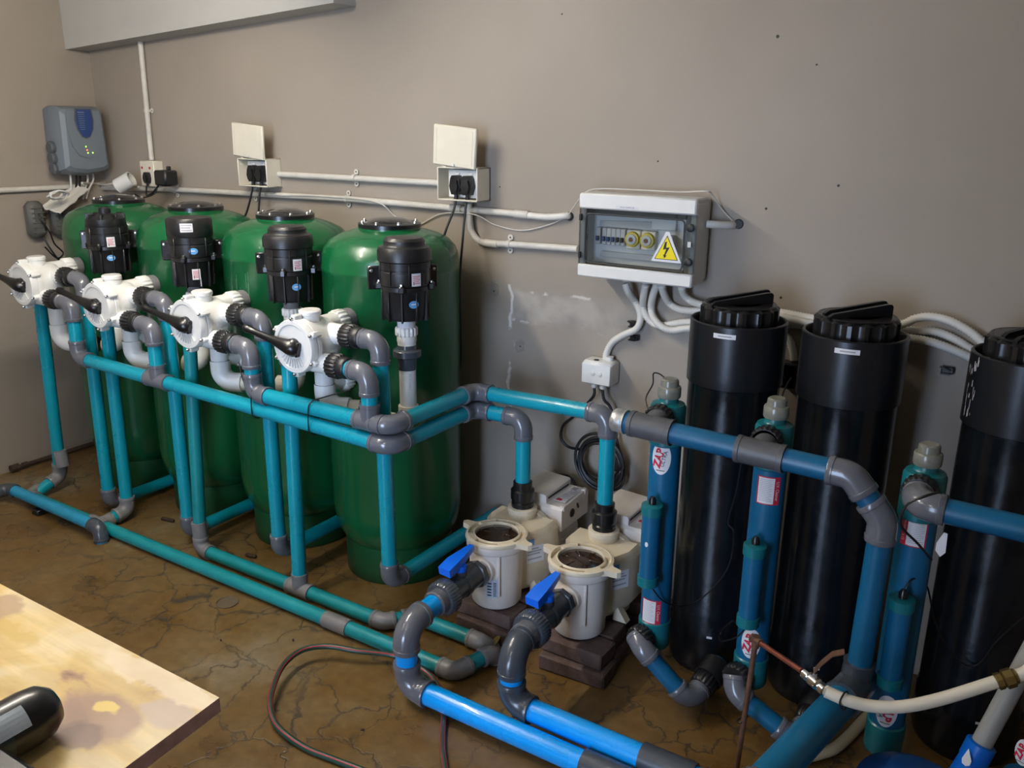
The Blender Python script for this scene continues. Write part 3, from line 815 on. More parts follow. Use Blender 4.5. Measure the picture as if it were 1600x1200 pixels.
    m = MB(); p = elbow_path(V((x, y, ze_)), V((0, 0, -1)), dd, .075, .045)
    m.tube([p[0] + V((0, 0, .003))] + p, [.0345] + [.0345] * len(p), 20)
    m.build('cream_elbow', CREAM, t)
    return t
for i in range(4): blower(i)

# ------------------------------------------------------------------ teal pipework
RP = .0268
YH = 1.958
XE = [XV[i] + .272 for i in range(4)]          # where the lower side ports turn down
ZH = .783
# upper header: third and fourth valve -> round the nearest tank -> pump at the right
hd = thing('upper_header_pipe', 'upper teal pipe run from the two nearest valves round the tank to the right pump', 'pipe', (-1.71, YH, ZH))
zlo = lambda i: ZV + DZV[i] - .055
XC = -1.708
YR = 2.42
XP = [-1.498, -1.172]
run(hd, [(XV[2] + .19, YH, zlo(2)), (XE[2], YH, zlo(2)), (XE[2], YH, ZH), (XC, YH, ZH), (XC, YR, ZH), (XP[1], YR, ZH + .01), (XP[1], YR, .455)], RP, TEAL, GREY)
tee(hd, (XE[3] + .004, YH, ZH), (1, 0, 0), (0, 0, 1), RP, GREY, 2.1, 2.3)
run(hd, [(XV[3] + .19, YH, zlo(3)), (XE[3] + .004, YH, zlo(3)), (XE[3] + .004, YH, ZH + .04)], RP, TEAL, GREY)
# lower header: first and second valve -> same way round -> left pump
h2 = thing('lower_header_pipe', 'lower teal pipe run from the two farthest valves round the tank to the left pump', 'pipe', (-1.71, YH, .715))
zl = lambda x: .750 + (x - XE[0]) / (XC - XE[0]) * (.7145 - .750)
run(h2, [(XV[0] + .19, YH, zlo(0)), (XE[0], YH, zlo(0)), (XE[0], YH, zl(XE[0])), (XC, YH, .7145), (XC, YR, .7145), (XP[0], YR, .716), (XP[0], YR, .455)], RP, TEAL, GREY)
tee(h2, (XE[1], YH, zl(XE[1])), (1, 0, -.02), (0, 0, 1), RP, GREY, 2.3, 2.4)
run(h2, [(XV[1] + .19, YH, zlo(1)), (XE[1], YH, zlo(1)), (XE[1], YH, zl(XE[1]) + .04)], RP, TEAL, GREY)
for px in (405, 492):                       # black ties round both headers
    q = at_y(px, 640, YH); xx = q.x
    r_ = RP + .004; zc1 = zl(xx); ww = .006
    tie(hd, [(xx, YH - r_, ZH - .005), (xx + .004, YH - r_ * .8, ZH + r_ * .75), (xx + .012, YH, ZH + r_), (xx + .008, YH + r_, ZH), (xx, YH + r_, zc1), (xx, YH, zc1 - r_), (xx - .003, YH - r_ * .8, zc1 - r_ * .7), (xx - .002, YH - r_ - .001, zc1)])
q = at_y(492, 627, YH - .01)
cable('tie_tail', [(at_y(492, 640, YH).x + .006, YH - .012, ZH + RP + .004), (at_y(520, 618, YH).x, YH + .0, ZH + .062), (at_y(541, 606, YH).x, YH + .02, ZH + .085)], .0022, RUBBER, hd)
q = at_y(402, 640, YH)
cable('tie_tail', [(q.x, YH - .02, ZH + .022), (at_y(392, 607, YH).x, YH - .03, ZH + .05), (at_y(381, 572, YH).x, YH - .02, ZH + .112)], .0022, RUBBER, hd)

# four risers from the upper side ports down to the floor and back between the tanks
XRs = [-3.452, -2.895, -2.350, -1.798]
ZB = [.044, .058, .124, .168]
RLb = ['teal riser pipe of the first valve, far left, turning back between the two farthest tanks',
       'teal riser pipe of the second valve, turning back between the second and third tank',
       'teal riser pipe of the third valve, turning back between the two nearest tanks',
       'teal riser pipe of the nearest valve, in front of the nearest tank']
for i in range(4):
    zz = ZV + DZV[i] + .03
    t = thing('riser_pipe', RLb[i], 'pipe', (XRs[i], 2.032, ZB[i]), 'teal riser pipes from the valves')
    xt_ = max(XV[i] + .262, XRs[i] - .02) if i != 0 else XV[i] + .25
    run(t, [(XV[i] + .19, 2.032, zz), (xt_, 2.032, zz), (XRs[i], 2.036, ZB[i]), (XRs[i], 2.70, ZB[i])], RP, TEAL, GREY)

# waste drops and the two waste pipes on the floor
RF = .0252
w1 = thing('front_waste_pipe', 'long teal waste pipe on the floor nearest the viewer, coming from the two farthest valves', 'pipe', (-2.4, 1.90, 0))
xw = [-3.765, -3.285, -2.752, -2.222]
ze = [ZV + DZV[i] - .035 for i in range(4)]
YW1, YW2, ZW = 1.898, 1.994, .0305
run(w1, [(XV[0] - .085, 2.03, ze[0]), (xw[0], 2.03, ze[0]), (-3.872, 2.06, .075), (-3.86, 1.93, ZW), ], RP, TEAL, GREYD, fms=[GREY, GREYD], k=2.4)
coupling(w1, at_y(96, 716, 2.05), (-.12, 0, 1), RP, GREYD, 1.4, 1.12)
hp = [(-3.88, 1.965, ZW + .01), (-3.86, YW1, ZW), (-1.418, YW1, ZW), (-1.372, 2.035, ZW + .012), (-1.36, 2.10, -.05)]
run(w1, hp, RF, TEALF, GREYD, k=2.3, fr=1.2)
tee(w1, (-3.322, YW1, ZW), (1, 0, 0), (0, 1, 0), RF, GREYD, 2.2, 2.4)
run(w1, [(XV[1] - .085, 2.03, ze[1]), (xw[1], 2.03, ze[1]), (-3.322, 2.04, .045), (-3.322, 1.93, ZW)], RP, TEAL, GREYD, fms=[GREY, GREYD], k=2.4)
coupling(w1, (-1.925, YW1, ZW), (1, 0, 0), RF, GREYD, 2.2, 1.17)
w2 = thing('rear_waste_pipe', 'second teal waste pipe on the floor, behind the front one, from the nearest valves', 'pipe', (-2.2, YW2, 0))
run(w2, [(XV[2] - .085, 2.03, ze[2]), (xw[2], 2.03, ze[2]), (-2.770, YW2, ZW), (-1.80, YW2, ZW), (-1.735, 2.082, ZW), (-1.435, 2.082, ZW), (-1.40, 2.12, ZW - .01), (-1.40, 2.14, -.06)][:6] + [(-1.40, 2.14, -.05)], RF, TEALF, GREYD, k=2.3, fms=[GREY, GREYD, GREYD, GREYD, GREYD])
coupling(w2, (-2.7685, YW2 + .001, .115), (-.02, -.03, 1), RF, GREYD, 1.5, 1.16)
tee(w2, (-2.205, YW2, ZW), (1, 0, 0), (0, .02, 1), RF, GREYD, 2.3, 2.6)
run(w2, [(XV[3] - .085, 2.03, ze[3]), (xw[3], 2.03, ze[3]), (-2.205, YW2, ZW + .05)], RP, TEAL, GREY)

# light blue pipe lying in front at the far left
lb = thing('drain_pipe', 'short light blue pipe at the left edge of the floor, elbow dropping into the floor', 'pipe', (-3.6, 1.85, 0))
run(lb, [(-4.02, -.9, .055), (-3.965, 1.862, .055), (-3.225, 1.845, .062), (-3.215, 1.84, -.05)], .025, LBLUE, GREYK, k=2.3, fms=[GREYK, GREYK])
MB().box((-3.70, 1.852, .013), (.05, .05, .026), .004).build('pipe_support', BLACKM, lb)

# ------------------------------------------------------------------ pumps
def ring_sector(mb, c, r0, r1, a0, a1, z0, z1, n=8):
    vs = []; fs = []
    for i in range(n + 1):
        a = a0 + (a1 - a0) * i / n
        for (r, z) in ((r0, z0), (r1, z0), (r1, z1), (r0, z1)): vs.append(V((c[0] + r * math.cos(a), c[1] + r * math.sin(a), z)))
    for i in range(n):
        for k in range(4):
            l = (k + 1) % 4; fs.append((4 * i + k, 4 * i + l, 4 * i + 4 + l, 4 * i + 4 + k))
    fs.append((3, 2, 1, 0)); fs.append((4 * n, 4 * n + 1, 4 * n + 2, 4 * n + 3))
    mb.add(vs, fs)
PB = .108        # top of the bricks
PUL = ['left cream pool pump, barcode label on its strainer pot', 'right cream pool pump, nearer the black tanks, in front of the other']
def pump(i):
    x = XP[i] ; pc = (x + .015, 2.232); yd = YR
    t = thing('pool_pump', PUL[i], 'pump', (x, 2.35, PB), 'cream pool pumps on bricks')
    m = MB()
    m.lathe([(.060, PB + .004), (.080, PB + .006), (.086, PB + .014), (.089, .20), (.091, .318), (.100, .322), (.104, .328), (.104, .350), (.0, .350)], (*pc, 0), seg=44)
    m.lathe([(.047, 0), (.047, .022), (.040, .026), (.040, .05)], (pc[0], pc[1] - .075, .262), (0, -1, 0), 28)
    for a in (-2.2, -.9):
        m.box((pc[0] + .0925 * math.cos(a), pc[1] + .0925 * math.sin(a), .25), (.010, .008, .16), .002, Matrix.Rotation(a, 3, 'Z'))
    m.build('strainer_pot', CREAML, t)
    r = MB()
    r.lathe([(.074, .349), (.080, .349), (.082, .363), (.076, .367), (.074, .362), (.074, .349)], (*pc, 0), seg=44, caps=False)
    r.lathe([(.097, .349), (.106, .351), (.108, .356), (.106, .364), (.098, .367), (.097, .360), (.097, .349)], (*pc, 0), seg=44, caps=False)
    for k in range(4):
        a = PI / 4 + k * PI / 2 + .15
        ring_sector(r, pc, .080, .099, a - .32, a + .32, .350, .3655, 6)
    r.lathe([(.072, .346), (.100, .346), (.100, .354), (.072, .354), (.072, .346)], (*pc, 0), seg=44, caps=False)
    for s_ in (0, PI):
        a = s_ - .10
        d = V((math.cos(a), math.sin(a), 0)); n_ = V((-math.sin(a), math.cos(a), 0))
        r.prism([(.096, -.034), (.112, -.018), (.142, -.012), (.150, 0), (.142, .012), (.112, .018), (.096, .034)], (pc[0], pc[1], .345), d, n_, (0, 0, .019))
    r.build('lid_ring', CREAMP, t)
    g = MB(); g.lathe([(.075, .352), (.072, .358), (.045, .361), (0, .362)], (*pc, 0), seg=40)
    for k in range(6):
        a = k * PI / 3 + .2
        g.box((pc[0] + .04 * math.cos(a), pc[1] + .04 * math.sin(a), .3605), (.05, .004, .004), .001, Matrix.Rotation(a, 3, 'Z'))
    g.build('clear_lid', BROWN, t)
    v = MB()       # neck and volute housing
    secs = ((pc[1] + .0, .050, PB + .030, .338), (pc[1] + .145, .128, PB + .012, .352), (pc[1] + .214, .128, PB + .012, .352))
    vs = []
    for (yy, hw, za, zb2) in secs:
        for (a, b) in ((-hw * .72, za), (hw * .72, za), (hw, za + .05), (hw, zb2 - .022), (hw - .018, zb2), (-hw + .018, zb2), (-hw, zb2 - .022), (-hw, za + .05)): vs.append(V((x + .006 + a, yy, b)))
    v.add(vs, [tuple(range(8)), tuple(reversed(range(16, 24)))] + [(8 * j + k_, 8 * j + 8 + k_, 8 * j + 8 + (k_ + 1) % 8, 8 * j + (k_ + 1) % 8) for j in (0, 1) for k_ in range(8)])
    v.lathe([(.125, 0), (.125, .022)], (x + .004, pc[1] + .212, .246), (0, 1, 0), 36)
    v.lathe([(.050, .335), (.050, .368), (.053, .371), (.053, .386), (.049, .389), (.034, .389)], (x, yd, 0), seg=32)
    v.prism([(0, 0), (.05, 0), (0, .075)], (x + .09, pc[1] + .10, PB + .004), (1, 0, 0), (0, 0, 1), (0, .03, 0))
    v.box((x + .004, pc[1] + .17, PB + .011), (.20, .07, .022), .004)
    v.build('volute_housing', CREAMP, t)
    for (dx, dz_) in ((.105, .165), (.112, .235), (-.105, .165)):
        MB().lathe([(.007, 0), (.007, .007), (.004, .009), (0, .009)], (x + dx, pc[1] + .209, dz_), (0, -1, 0), 8).build('housing_bolt', STEEL, t)
    ud = V((.078, .145, 0)).normalized(); nn_ = V((ud.y, -ud.x, 0))
    pr = V((x + .006 + .050, pc[1], .0)) + nn_ * .0004 + ud * .026
    p = MB()
    p.prism([(.050, .235), (.122, .235), (.122, .300), (.050, .300)], pr, ud, (0, 0, 1), nn_ * .0008); p.mat(1)
    for (a0, a1, b0) in ((.056, .100, .286), (.056, .112, .276), (.056, .106, .266), (.056, .112, .248)):
        p.prism([(a0, b0), (a1, b0), (a1, b0 + .005), (a0, b0 + .005)], pr + nn_ * .0008, ud, (0, 0, 1), nn_ * .0004)
    p.build('rating_label', [LBL, LBLG], t)
    b2 = MB(); b2.prism([(.052, .304), (.082, .304), (.082, .326), (.052, .326)], pr, ud, (0, 0, 1), nn_ * .0008); b2.build('blue_label', STKB, t)
    if i == 0:
        m = MB(); m.patch(pc, .0925, .20, .62, .165, .232, 6); m.mat(1)
        for q in range(9): m.patch(pc, .0928, .46, .58, .172 + q * .006, .175 + q * .006, 3)
        for q in range(5): m.patch(pc, .0928, .24, .40, .172 + q * .011, .177 + q * .011, 3)
        m.build('barcode_label', [STKBL, INK], t)
    mo = MB()      # motor behind, then the drive box on top
    yb = pc[1] + .235
    mo.lathe([(.080, 0), (.083, .004), (.083, .05), (.080, .054), (.080, .19), (.076, .20), (.06, .212), (0, .214)], (x + .02, yb, .235), (0, 1, 0), 32)
    for k in range(14):
        a = 2 * PI * k / 14
        mo.box((x + .02 + .081 * math.cos(a), yb + .125, .235 + .081 * math.sin(a)), (.010, .12, .004), 0, Matrix.Rotation(-a, 3, 'Y'))
    mo.box((x + .02, yb + .12, PB + .012), (.15, .10, .024), .004)
    mo.build('motor', CREAML, t)
    d = MB(); xc = x + .035; y0, y1 = yb + .005, yb + .205
    d.prism([(y0, .300), (y1, .300), (y1, .390), (y1 - .01, .398), (y0 + .01, .388), (y0, .378)], (xc - .098, 0, 0), (0, 1, 0), (0, 0, 1), (.196, 0, 0))
    for s_ in (-1, 1):
        d.box((xc + s_ * .092, y0 + .02, .383), (.018, .024, .02), .003); d.box((xc + s_ * .092, y1 - .02, .392), (.018, .024, .02), .003)
    d.build('drive_box', CREAML, t)
    l = MB()       # hinged control cover, raised on its left side
    l.prism([(-.100, .386), (.026, .386), (.026, .414), (.020, .419), (-.090, .424), (-.100, .418)], (xc, y0 + .012, 0), (1, 0, 0), (0, 0, 1), (0, y1 - y0 - .02, .006))
    l.build('control_cover', CREAML, t)
    q = MB(); q.box((xc + .0265, (y0 + y1) / 2, .404), (.003, .15, .006), 0); q.build('cover_slot', INK, t)
    q = MB(); q.box((xc + .066, (y0 + y1) / 2 + .01, .3965), (.044, .14, .0016), 0); q.mat(1)
    for k in range(6): q.box((xc + .068, y0 + .075 + k * .014, .3975), (.032, .003, .0012))
    q.box((xc + .06, y1 - .035, .3975), (.022, .026, .0012)); q.mat(2); q.box((xc + .058, y0 + .05, .3975), (.02, .018, .0012))
    q.build('control_label', [LBL, LBLG, LBLR], t)
    if i == 0:
        q = MB(); q.oval((xc, 0), 1, 0, 0, .001, .001)   # knockout, mounted flat on the right end
        q = MB(); q.lathe([(.016, 0), (.016, .003), (0, .004)], (xc + .098, y0 + .075, .345), (1, 0, 0), 16)
        q.box((xc + .101, y0 + .115, .36), (.003, .008, .022), 0, Matrix.Rotation(.5, 3, 'X')); q.build('cable_knockout', RUST, t)
    u = MB()       # black union above the discharge
    u.lathe([(.033, .382), (.040, .384), (.040, .405), (.036, .409), (.036, .416), (.0425, .419), (.0425, .452), (.038, .456), (.034, .458), (.034, .482), (.031, .484)], (x, yd, 0), seg=30)
    u.build('discharge_union', BLACK, t)
    return t
STKBL = mat('barcode_label', (.50, .60, .72), .45)
for i in range(2): pump(i)

# bricks under the pumps
def brick(c, d, rot, label):
    m = MB(); rr = random.Random(label)
    R = Matrix.Rotation(rot, 3, 'Z')
    def jit(p): return p + V((rr.uniform(-.002, .002), rr.uniform(-.002, .002), rr.uniform(-.001, .001)))
    m.box(c, d, .005, R, jit)
    return tag(m.build('paving_brick', BRICK, None, V(c)), label, 'brick', 'dark bricks under the pumps')
for n_, (bx0, by0) in enumerate(((-1.492, 2.205), (-1.135, 2.172))):
    for lay in (0, 1):
        for row in (0, 1):
            off = (-.014 if lay == 0 else .006) + row * .112
            brick((bx0 + (.016 if lay == 0 else 0) - row * .01, by0 + off, .027 + lay * .0535), (.232 - .01 * row, .106, .052), (.05 if n_ else -.03) * (1 - lay) + .01 * row,
                  '%s dark paving brick of the %s row under the strainer pot of the %s pump' % (('lower', 'upper')[lay], ('front', 'second')[row], ('left', 'right')[n_]))
for n_, (bx0) in enumerate((-1.478, -1.14)):      # rear bricks, under the motors
    for lay in (0, 1):
        brick((bx0, 2.535, .027 + lay * .0535), (.22, .11, .052), .02, ['lower dark brick under the motor of the left pump', 'upper dark brick under the motor of the left pump', 'lower dark brick under the motor of the right pump', 'upper dark brick under the motor of the right pump'][n_ * 2 + lay])

# ------------------------------------------------------------------ suction valves and bright blue pipes
def suction(i):
    x = XP[i] + .015; zc = .262
    yE = [1.742, 1.806][i]; zP = [.052, .092][i]
    xe = x + (-.0 if i == 0 else .01)
    t = thing('suction_pipe', ['bright blue suction pipe with a blue lever valve, into the left pump', 'bright blue suction pipe with a blue lever valve, into the right pump'][i], 'pipe', (xe, yE, 0), 'blue suction pipes of the pumps')
    r = .0335
    m = MB()
    m.lathe([(.047, 0), (.047, .02), (.044, .022)], (x, 2.118, zc), (0, -1, 0), 8)
    m.lathe([(.040, .02), (.040, .075), (.044, .08), (.044, .10), (.040, .105), (.040, .175)], (x, 2.118, zc), (0, -1, 0), 28)
    m.lathe([(.022, 0), (.022, .055)], (x, 2.02, zc), (0, 0, 1), 18)
    m.build('ball_valve', GREYK, t)
    n = MB(); n.knurl((x, 1.957, zc), (0, -1, 0), .0575, .048, 34, .025); n.build('union_nut', GREYK, t)
    c = MB(); c.lathe([(.042, 0), (.042, .03), (.038, .034)], (x, 1.912, zc), (0, -1, 0), 26); c.build('union_collar', GREY, t)
    hb = MB()
    hb.lathe([(.019, 0), (.021, .004), (.021, .022)], (x, 2.02, zc + .052), (0, 0, 1), 16)
    o = V((x - .012, 2.012, zc + .082)); a = .16
    d = V((.04, math.cos(a), math.sin(a))).normalized(); u = V((1, -.1, 0)).normalized(); w = u.cross(d)
    P8 = []
    for (s_, hw, t0, t1) in ((-.060, .024, -.017, .010), (-.012, .024, -.017, .015), (.088, .0095, -.005, .011)):
        for (sx, tt) in ((-1, t0), (1, t0), (1, t1), (-1, t1)): P8.append(o + d * s_ + u * sx * hw + w * tt + V((0, 0, .004)))
    fs = [(3, 2, 1, 0), (8, 9, 10, 11)]
    for j in (0, 4):
        for k_ in range(4):
            l = (k_ + 1) % 4; fs.append((j + k_, j + l, j + 4 + l, j + 4 + k_))
    hb.add(P8, fs)
    hb.build('valve_lever', VALVEB, t)
    run(t, [(x, 1.89, zc), (xe, yE, zc - .006), (xe, yE, zP), (-.43, yE - .004, zP)], r, BLUE, GREY if i == 0 else GREYK, k=2.45 if i == 0 else 2.15, fr=1.22, bend=1.75)
    xc = [-.80, -.66][i]
    coupling(t, (xc, yE, zP), (1, 0, 0), r, GREYK, 2.2, 1.17)
    return t
suction(0); suction(1)

# ------------------------------------------------------------------ black tanks
XB = [(-.792, 2.492), (-.465, 2.514), (-.030, 2.505)]
BTL = ['tall black cylindrical tank nearest the grey switchboard', 'middle tall black tank, with the blue standpipe before it', 'tall black tank at the right edge of the picture, scuffed collar']
for i, (x, y) in enumerate(XB):
    t = thing('black_tank', BTL[i], 'tank', (x, y, 0), 'tall black tanks on the right')
    r = .136
    MB().lathe([(r * .96, 0), (r, .01), (r + .004, .03), (r + .004, .15), (r, .16), (r, 1.0), (r * .5, 1.0), (0, 1.0)], (x, y, 0), seg=48).build('vessel', TANKB, t)
    MB().lathe([(r + .001, .960), (r + .006, .962), (r + .006, 1.148), (r + .003, 1.151), (r - .002, 1.151), (r - .004, 1.148), (r - .004, 1.08), (0, 1.08)], (x, y, 0), seg=48).build('sleeve', TANKS_, t)
    c = MB()
    c.knurl((x, y, 1.120), (0, 0, 1), .115, .078, 16, .07)
    c.lathe([(.107, 1.196), (.104, 1.199), (.095, 1.196), (.06, 1.198), (0, 1.198)], (x, y, 0), seg=36)
    c.lathe([(.118, 1.10), (.120, 1.104), (.120, 1.122)], (x, y, 0), seg=36)
    c.build('screw_cap', BLACK, t)
    g = MB()
    a = .80 if i < 2 else .95
    R = Matrix.Rotation(a, 3, 'Z')
    for s_ in (-1, 1):
        fo = V((x, y, 1.194)) + R @ V((.008 * s_, s_ * .024 - .006, 0))
        g.prism([(-.098, 0), (.098, 0), (.098, .030), (.092, .036), (.080, .036), (-.085, .016), (-.098, .008)], fo, R @ V((1, 0, 0)), (0, 0, 1), R @ V((0, .012, 0)))
    g.prism([(-.09, 0), (.09, 0), (.09, .010), (-.09, .006)], V((x, y, 1.192)) + R @ V((0, -.022, 0)), R @ V((1, 0, 0)), (0, 0, 1), R @ V((0, .044, 0)))
    g.build('cap_handle', BLACK, t)
    if i < 2:
        aa = math.atan2(-x, y) - (.26 if i == 0 else .10)
        m = MB(); m.patch((x, y), r + .0066, aa - .23, aa + .23, 1.117, 1.131, 6); m.mat(1); m.patch((x, y), r + .0069, aa - .13, aa + .15, 1.122, 1.126, 5)
        m.build('strip_label', [LBL, LBLG], t)
    m = MB(); m.patch((x, y), r + .0046, .20, .32, .142, .150, 3); m.build('painted_glint', LBL, t)  # white patch painted as a glint low on the vessel
    if i == 2:
        rr = random.Random(3); m = MB()
        for k in range(26):
            a0 = -1.25 + rr.random() * .35; z0 = .975 + rr.random() * .15; dz_ = rr.uniform(.004, .028)
            m.patch((x, y), r + .0064, a0, a0 + rr.uniform(.008, .03), z0, z0 + dz_, 1)
        m.build('scuff_marks', LBLG, t)['kind'] = 'stuff'

# ------------------------------------------------------------------ ultraviolet steriliser tubes
UV = [(-.880, 2.20), (-.578, 2.20), (-.203, 2.19)]
UVZ = [(.165, .950, .405, .665), (.148, .948, .375, .625), (.092, .902, .335, .590)]
UVL = ['blue steriliser tube beside the right pump, red and white label low down', 'middle blue steriliser tube, red and white label just under the header pipe', 'blue steriliser tube farthest right of three, before the right black tank']
def zap_sticker(t, c, R, a, z, flip=False, scale=1.0):
    m = MB(); m.oval(c, R + .0008, a, z, .020 * scale, .034 * scale, 28); m.mat(1)
    rot = PI / 2 * (-1 if flip else 1) - .2
    s_ = -1 if flip else 1
    text_cyl(m, 'ZAP', .022 * scale, c, R + .0016, a - s_ * .006 / R, z, rot, 1.0, .0010 * scale); m.mat(2)
    text_cyl(m, 'ULTRA', .011 * scale, c, R + .0016, a + s_ * .009 / R, z, rot, 1.0)
    m.patch(c, R + .0015, a - .012 / R, a + .012 / R, z - .026 * scale, z - .0245 * scale, 4)
    m.build('oval_sticker', [LBL, LBLR, INK], t)
def uv_label(t, c, R, a, z, flip=False):
    m = MB(); hw = .031 / R; hz = .040
    m.patch(c, R + .0007, a - hw, a + hw, z - hz, z + hz, 8); m.mat(1)
    m.patch(c, R + .0012, a - hw + .004 / R, a + hw - .016 / R, z - hz + .003, z + hz - .003, 6) if not flip else m.patch(c, R + .0012, a - hw + .016 / R, a + hw - .004 / R, z - hz + .003, z + hz - .003, 6)
    m.mat(2)
    for q in range(13):
        a0, a1 = (a - hw + .008 / R, a + hw - .022 / R) if not flip else (a - hw + .022 / R, a + hw - .008 / R)
        m.patch(c, R + .0016, a0, a1 - (.004 / R if q % 3 == 1 else 0), z + .031 - q * .005, z + .0322 - q * .005, 4)
    m.mat(3)
    text_cyl(m, 'U.V. Cleaner', .0125, c, R + .0016, a + (hw - .008 / R) * (-1 if flip else 1), z, PI / 2 * (-1 if not flip else 1), .85)
    m.build('instruction_label', [LBLR, LBL, LBLG, LBL], t)
def uv_tube(i, c, zs):
    x, y = c; zb, zt, b0, b1 = zs
    t = thing('steriliser_tube', UVL[i], 'steriliser', (x, y, zb), 'blue steriliser tubes')
    R = .0445
    MB().tube([(x, y, zb + .06), (x, y, zt - .10)], R, 32).build('tube_body', UVB, t)
    MB().lathe([(.0, zb), (.040, zb), (.046, zb + .006), (.0485, zb + .012), (.0485, zb + .092), (.0445, zb + .096)], (x, y, 0), seg=32).build('bottom_cap', UVT, t)
    h = MB(); h.lathe([(.0445, zt - .124), (.0505, zt - .118), (.0505, zt - .012), (.046, zt - .002), (.030, zt + .002), (.027, zt + .006), (.027, zt + .028), (.0, zt + .028)], (x, y, 0), seg=32)
    h.build('head', UVT, t)
    k = MB(); k.lathe([(.031, zt + .016), (.033, zt + .02), (.033, zt + .044), (.031, zt + .048), (.026, zt + .050), (.025, zt + .066), (.020, zt + .070), (0, zt + .070)], (x, y, 0), seg=28)
    k.build('clear_cap', [CAPC], t)
    # ballast tube strapped to the front
    bx, by = x + .0, y - R - .029; rb = .0275
    MB().tube([(bx, by, b0 + .02), (bx, by, b1 - .02)], rb, 24).build('ballast_tube', UVB, t)
    for (z0, z1) in ((b0, b0 + .034), (b1 - .034, b1)):
        MB().lathe([(rb * .9, z0), (.031, z0 + .003), (.031, z1 - .003), (rb * .9, z1)], (bx, by, 0), seg=24).build('ballast_cap', UVT, t)
    MB().lathe([(.011, b1 - .002), (.011, b1 + .012), (.006, b1 + .022), (0, b1 + .022)], (bx, by, 0), seg=12).build('cable_gland', BLACK, t)
    # union at the head and at the foot, both facing the viewer
    zi = zt - .032
    n = MB(); n.knurl((x, y - .046, zi), (0, -1, 0), .042, .034, 18, .06); n.lathe([(.034, 0), (.034, .05)], (x, y - .03, zi), (0, -1, 0), 20); n.build('union_nut', BLACKM, t)
    if i < 2:
        n = MB(); n.knurl((x - .012, y - .044, zb + .046), (-.25, -1, 0), .043, .036, 18, .06); n.build('union_nut', BLACKM, t)
    return t
CAPC = mat('cloudy_cap_plastic', (.20, .20, .165), .3, var=.2, vscale=30, coat=.4)
uvo = [uv_tube(i, UV[i], UVZ[i]) for i in range(3)]
cU = UV[0]; zap_sticker(uvo[0], cU, .0446, .12, .795, False, 1.45); uv_label(uvo[0], cU, .0446, .06, .300)
m = MB(); m.oval((cU[0], cU[1] - .0735), .028, .02, .548, .005, .008, 14); m.build('small_oval_sticker', LBL, uvo[0])
cU = UV[1]; uv_label(uvo[1], cU, .0446, .26, .770); zap_sticker(uvo[1], cU, .0446, .14, .303, False, 1.4)
cU = UV[2]; uv_label(uvo[2], cU, .0446, -.03, .755, True); zap_sticker(uvo[2], cU, .0446, .02, .240, True, 1.4)
# a fourth tube shows only its foot at the right edge of the picture
q = at_y(1594, 1180, 2.0)
u4 = thing('steriliser_tube', 'steriliser tube cut off by the right edge of the picture, only its foot showing', 'steriliser', (q.x + .02, 2.045, 0), 'blue steriliser tubes')
MB().tube([(q.x + .02, 2.045, .1), (q.x + .02, 2.045, .26)], .0445, 28).build('tube_body', UVB, u4)
MB().lathe([(.046, 0), (.0485, .006), (.0485, .11), (.045, .114)], (q.x + .02, 2.045, 0), seg=28).build('bottom_cap', UVT, u4)
zap_sticker(u4, (q.x + .02, 2.045), .0486, -.30, q.z + .01)

# header pipe of the sterilisers, with the standpipe and the thick pipe towards the viewer
RU = .0295
hy = 2.082
uh = thing('steriliser_header_pipe', 'dusty blue pipe across the three sterilisers, then down and towards the viewer', 'pipe', (-.6, hy, .9))
z0_, z1_ = .908, .893
a_, b_ = V((-.955, hy, .910)), V((-.352, hy, .893))
pB = V((-.268, hy, .795)); pC = V((-.275, hy, .36))
run(uh, [a_ - V((.0, 0, 0)), b_, pB, pC], RU, UVB, GREY, k=2.6, fr=1.2)
for xx in (UV[0][0], UV[1][0]):
    zz = .910 + (xx + .955) / .603 * -.017
    tee(uh, (xx + .002, hy, zz), (1, 0, -.028), (0, 1, .22), RU, GREYD2, 2.1, 2.2)
m = MB(); m.lathe([(0, 0), (.028, .002), (.033, .008), (.0335, .02), (.0325, .034), (.0345, .036), (.0345, .042)], (-.995, hy, .911), (1, 0, -.02), 24); m.build('taped_end_cap', TAPE, uh)
lowE = V((-.338, 1.70, .352)); dlow = (lowE - V((-.278, 2.085, .325))).normalized()
m = MB(); RL = .041
c0 = V((-.279, 2.083, .325))
m.tube([V((-.2755, hy, .40)), V((-.2755, hy, .392)), c0 + V((0, 0, .02)), c0 - V((0, 0, .03))], [.0385, .0375, .037, .041], 22)
m.tube([c0 - dlow * .05, c0 + dlow * .075, c0 + dlow * .078, c0 + dlow * .095], [.045, .046, .049, .049], 24)
m.build('wide_tee', GREYK, uh)
run(uh, [c0 + dlow * .08, lowE + dlow * .22, V((lowE + dlow * .22)).xy.to_3d() + V((0, 0, 0))], RL, UVTL if False else UVB2 if False else LBLUE, GREY, k=2.2) if False else None
UVP = mat('thick_teal_pvc', (.008, .145, .30), .33, var=.12, vscale=7, bump=.04, bscale=110)
run(uh, [c0 + dlow * .08, lowE + dlow * .25, (lowE + dlow * .25) + V((-.01, -.01, -.36))], RL, UVP, GREY, k=2.3)

